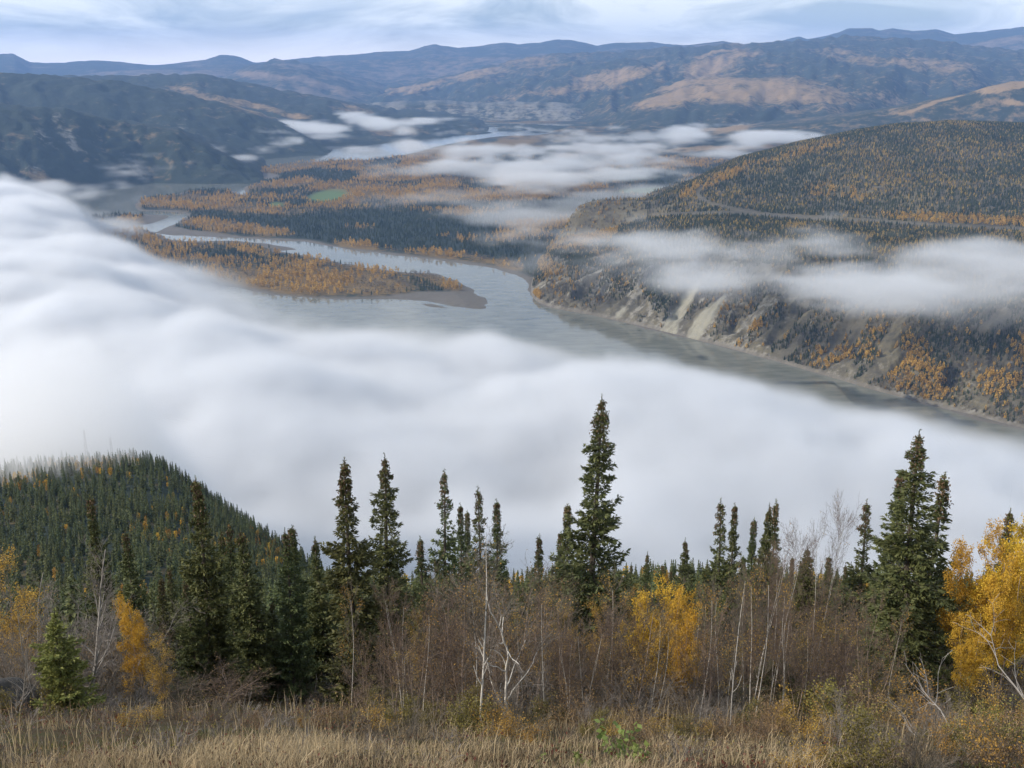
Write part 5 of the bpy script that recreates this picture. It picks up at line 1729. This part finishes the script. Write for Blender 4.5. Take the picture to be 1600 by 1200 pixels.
    bl = [mesh_np('aspen', *clump_tree(s, 8, 1.6, 110, .8, .2), M[k_]) for s, k_ in ((11, 'gold'), (12, 'amber'), (13, 'olive'))]
    n = 9000
    az = r.uniform(R(-31), R(-3), n)
    v = r.uniform(0.02, 1.25, n)
    c = [(p[0], p[1]) for p in SPUR_CREST]
    x, y, z = spur_surface(az, v)
    d = np.hypot(x, y)
    keep = r.uniform(size=n) < d / 800
    x, y, z, d = x[keep], y[keep], z[keep], d[keep]
    px, py = to_px(x, y, z)
    g = blobs(px, py, [(40, 760, 70, 14, 0, .55), (10, 750, 60, 10, 0, .6), (120, 725, 120, 14, 0, 1.0), (250, 722, 30, 10, 20, .5), (280, 850, 110, 14, 4, .65), (400, 875, 60, 24, 10, .6), (250, 820, 60, 10, 0, .35), (10, 800, 20, 18, 0, .8), (430, 840, 50, 16, 20, .5), (170, 745, 60, 10, 0, .3)])
    isg = r.uniform(size=len(x)) < g * .75 + .05
    S = r.uniform(.62, 1.22, len(x)) * np.where(isg, .75, 1)
    # near slope between 60 and 330 m
    m = 3600
    yy = r.uniform(58, 330, m)
    xx = r.uniform(-1, 1, m) * (yy * .56)
    kk = (r.uniform(size=m) < yy / 240) & ~((xx / yy < -.2) & (yy > 240)) & ~((yy < 95) & (r.uniform(size=m) < .35)) & (fbm2(xx / 22, yy / 22, 2, 9) > -.25)
    xx, yy = xx[kk], yy[kk]
    x = np.concatenate([x, xx]); y = np.concatenate([y, yy]); z = np.concatenate([z, near_z(xx, yy)])
    isg = np.concatenate([isg, (r.uniform(size=len(xx)) < .12) & (yy > 125)])
    S = np.concatenate([S, r.uniform(.42, .74, len(xx))])
    near = np.arange(len(x)) >= len(px)
    P = np.stack([x, y, z - .3], -1)
    dist = np.linalg.norm(P, axis=1)
    show = S / dist
    pxx, pyy = to_px(x, y, z + 9 * S)
    inv = (pxx > -10) & (pxx < 1610)
    # those that can be seen over the near brush
    vis = inv & np.where(near, pyy < 905, True)
    gi = ~isg & vis
    order = np.argsort(np.where(gi, -show, 1))
    pick = order[:245]
    pick = pick[gi[pick]]
    chosen = np.zeros(len(x), bool); chosen[pick] = True
    rr = random.Random(4)
    d_ = lambda q: math.hypot(q[0], q[1])
    for i in pick:
        o = link(bpy.data.objects.new('spruce_tree', lod[rr.randrange(4)]))
        o.location = P[i]; s = float(S[i]); o.scale = (s, s, s * rr.uniform(.9, 1.1)); o.rotation_euler = (0, 0, rr.uniform(0, 6.28))
        if near[i]:
            lab = 'small dark spruce behind, ' + where(pxx[i], None, '', '').strip()
            grp = 'spruces on the slope behind the near trees'
        else:
            lab = ('dark spruce on the foggy crest of the wooded spur' if d_(P[i]) > 700 and pxx[i] > 60 else 'dark spruce near the left edge high on the wooded spur' if pxx[i] <= 60 else 'dark spruce on the right flank of the wooded spur' if pxx[i] > 330 else 'dark spruce low on the near face of the wooded spur' if d_(P[i]) < 430 else 'dark spruce midway up the face of the wooded spur')
            grp = 'spruces on the wooded spur'
        tag(o, lab, 'spruce', grp)
    gb = isg & inv
    ob = np.argsort(np.where(gb & vis, -show, 1))[:40]
    for i in ob:
        if not (gb & vis)[i]:
            continue
        chosen[i] = True
        o = link(bpy.data.objects.new('aspen_tree', bl[rr.randrange(3)]))
        o.location = P[i]; s = float(S[i]); o.scale = (s, s, s); o.rotation_euler = (0, 0, rr.uniform(0, 6.28))
        if near[i]:
            tag(o, 'yellow tree behind, ' + where(pxx[i], None, '', '').strip(), 'aspen', 'yellow trees behind the near spruces')
        else:
            tag(o, 'yellow aspen among the dark spruces of the spur at the left', 'aspen', 'yellow trees on the wooded spur')
    pl = [bpy.data.objects.new('spruce', q) for q in lod]
    pb = [bpy.data.objects.new('aspen', q) for q in bl]
    m = ~chosen & ~isg
    scatter('spur_spruce_wood', pl, P[m], S[m], 'dense dark spruce wood covering the spur and the slope below', 30)
    m = ~chosen & isg
    scatter('spur_aspen_wood', pb, P[m], S[m], 'yellow aspens scattered through the spruce wood of the spur', 31)


def towers():
    """two faint lattice masts on the spur"""
    for px, py, pb, lab in ((131, 672, 725, 'faint grey lattice mast in the fog above the spur, the left and taller one'), (172, 684, 722, 'faint grey lattice mast in the fog above the spur, the right and shorter one')):
        d = 840.0
        x, y, zt = [float(q) for q in at_dist(px, py, d)]
        zb = float(at_dist(px, pb, d)[2]) - 4
        H = zt - zb
        e = bpy.data.objects.new('lattice_mast', None); COL.objects.link(e); e.location = (x, y, zb)
        tag(e, lab, 'mast', 'masts on the spur')
        m = M['grey_bark']
        P0, P1, Rr = [], [], []
        w0, w1 = 1.1, .35
        lv = 9
        c = lambda k, i: np.array([(w0 + (w1 - w0) * k / lv) * (1 if i in (0, 3) else -1), (w0 + (w1 - w0) * k / lv) * (1 if i < 2 else -1), H * k / lv])
        B0, B1 = [], []
        for i in range(4):
            P0.append(c(0, i)); P1.append(c(lv, i)); Rr.append(.13)
            for k in range(lv):
                B0.append(c(k, i)); B1.append(c(k + 1, (i + 1) % 4))
                B0.append(c(k, i)); B1.append(c(k, (i + 1) % 4))
        for i in range(4):
            link(bpy.data.objects.new('leg', mesh_np('leg', *tubes([P0[i]], [P1[i]], [.14], [.1], 4), m)), e)
        o = link(bpy.data.objects.new('bracing', mesh_np('bracing', *tubes(B0, B1, [.07] * len(B0), [.07] * len(B0), 3), m)), e)
        o['kind'] = 'stuff'
water(); valley_floor(); plateau(); hills()
haze(); all_fog()
near_ground(); spur()
SPR = near_spruces(); BRD = near_broadleaf(); KTH = thickets(); heath(KTH); ground_cover(); stalks(); low_plants(KTH)
forests(); towers()
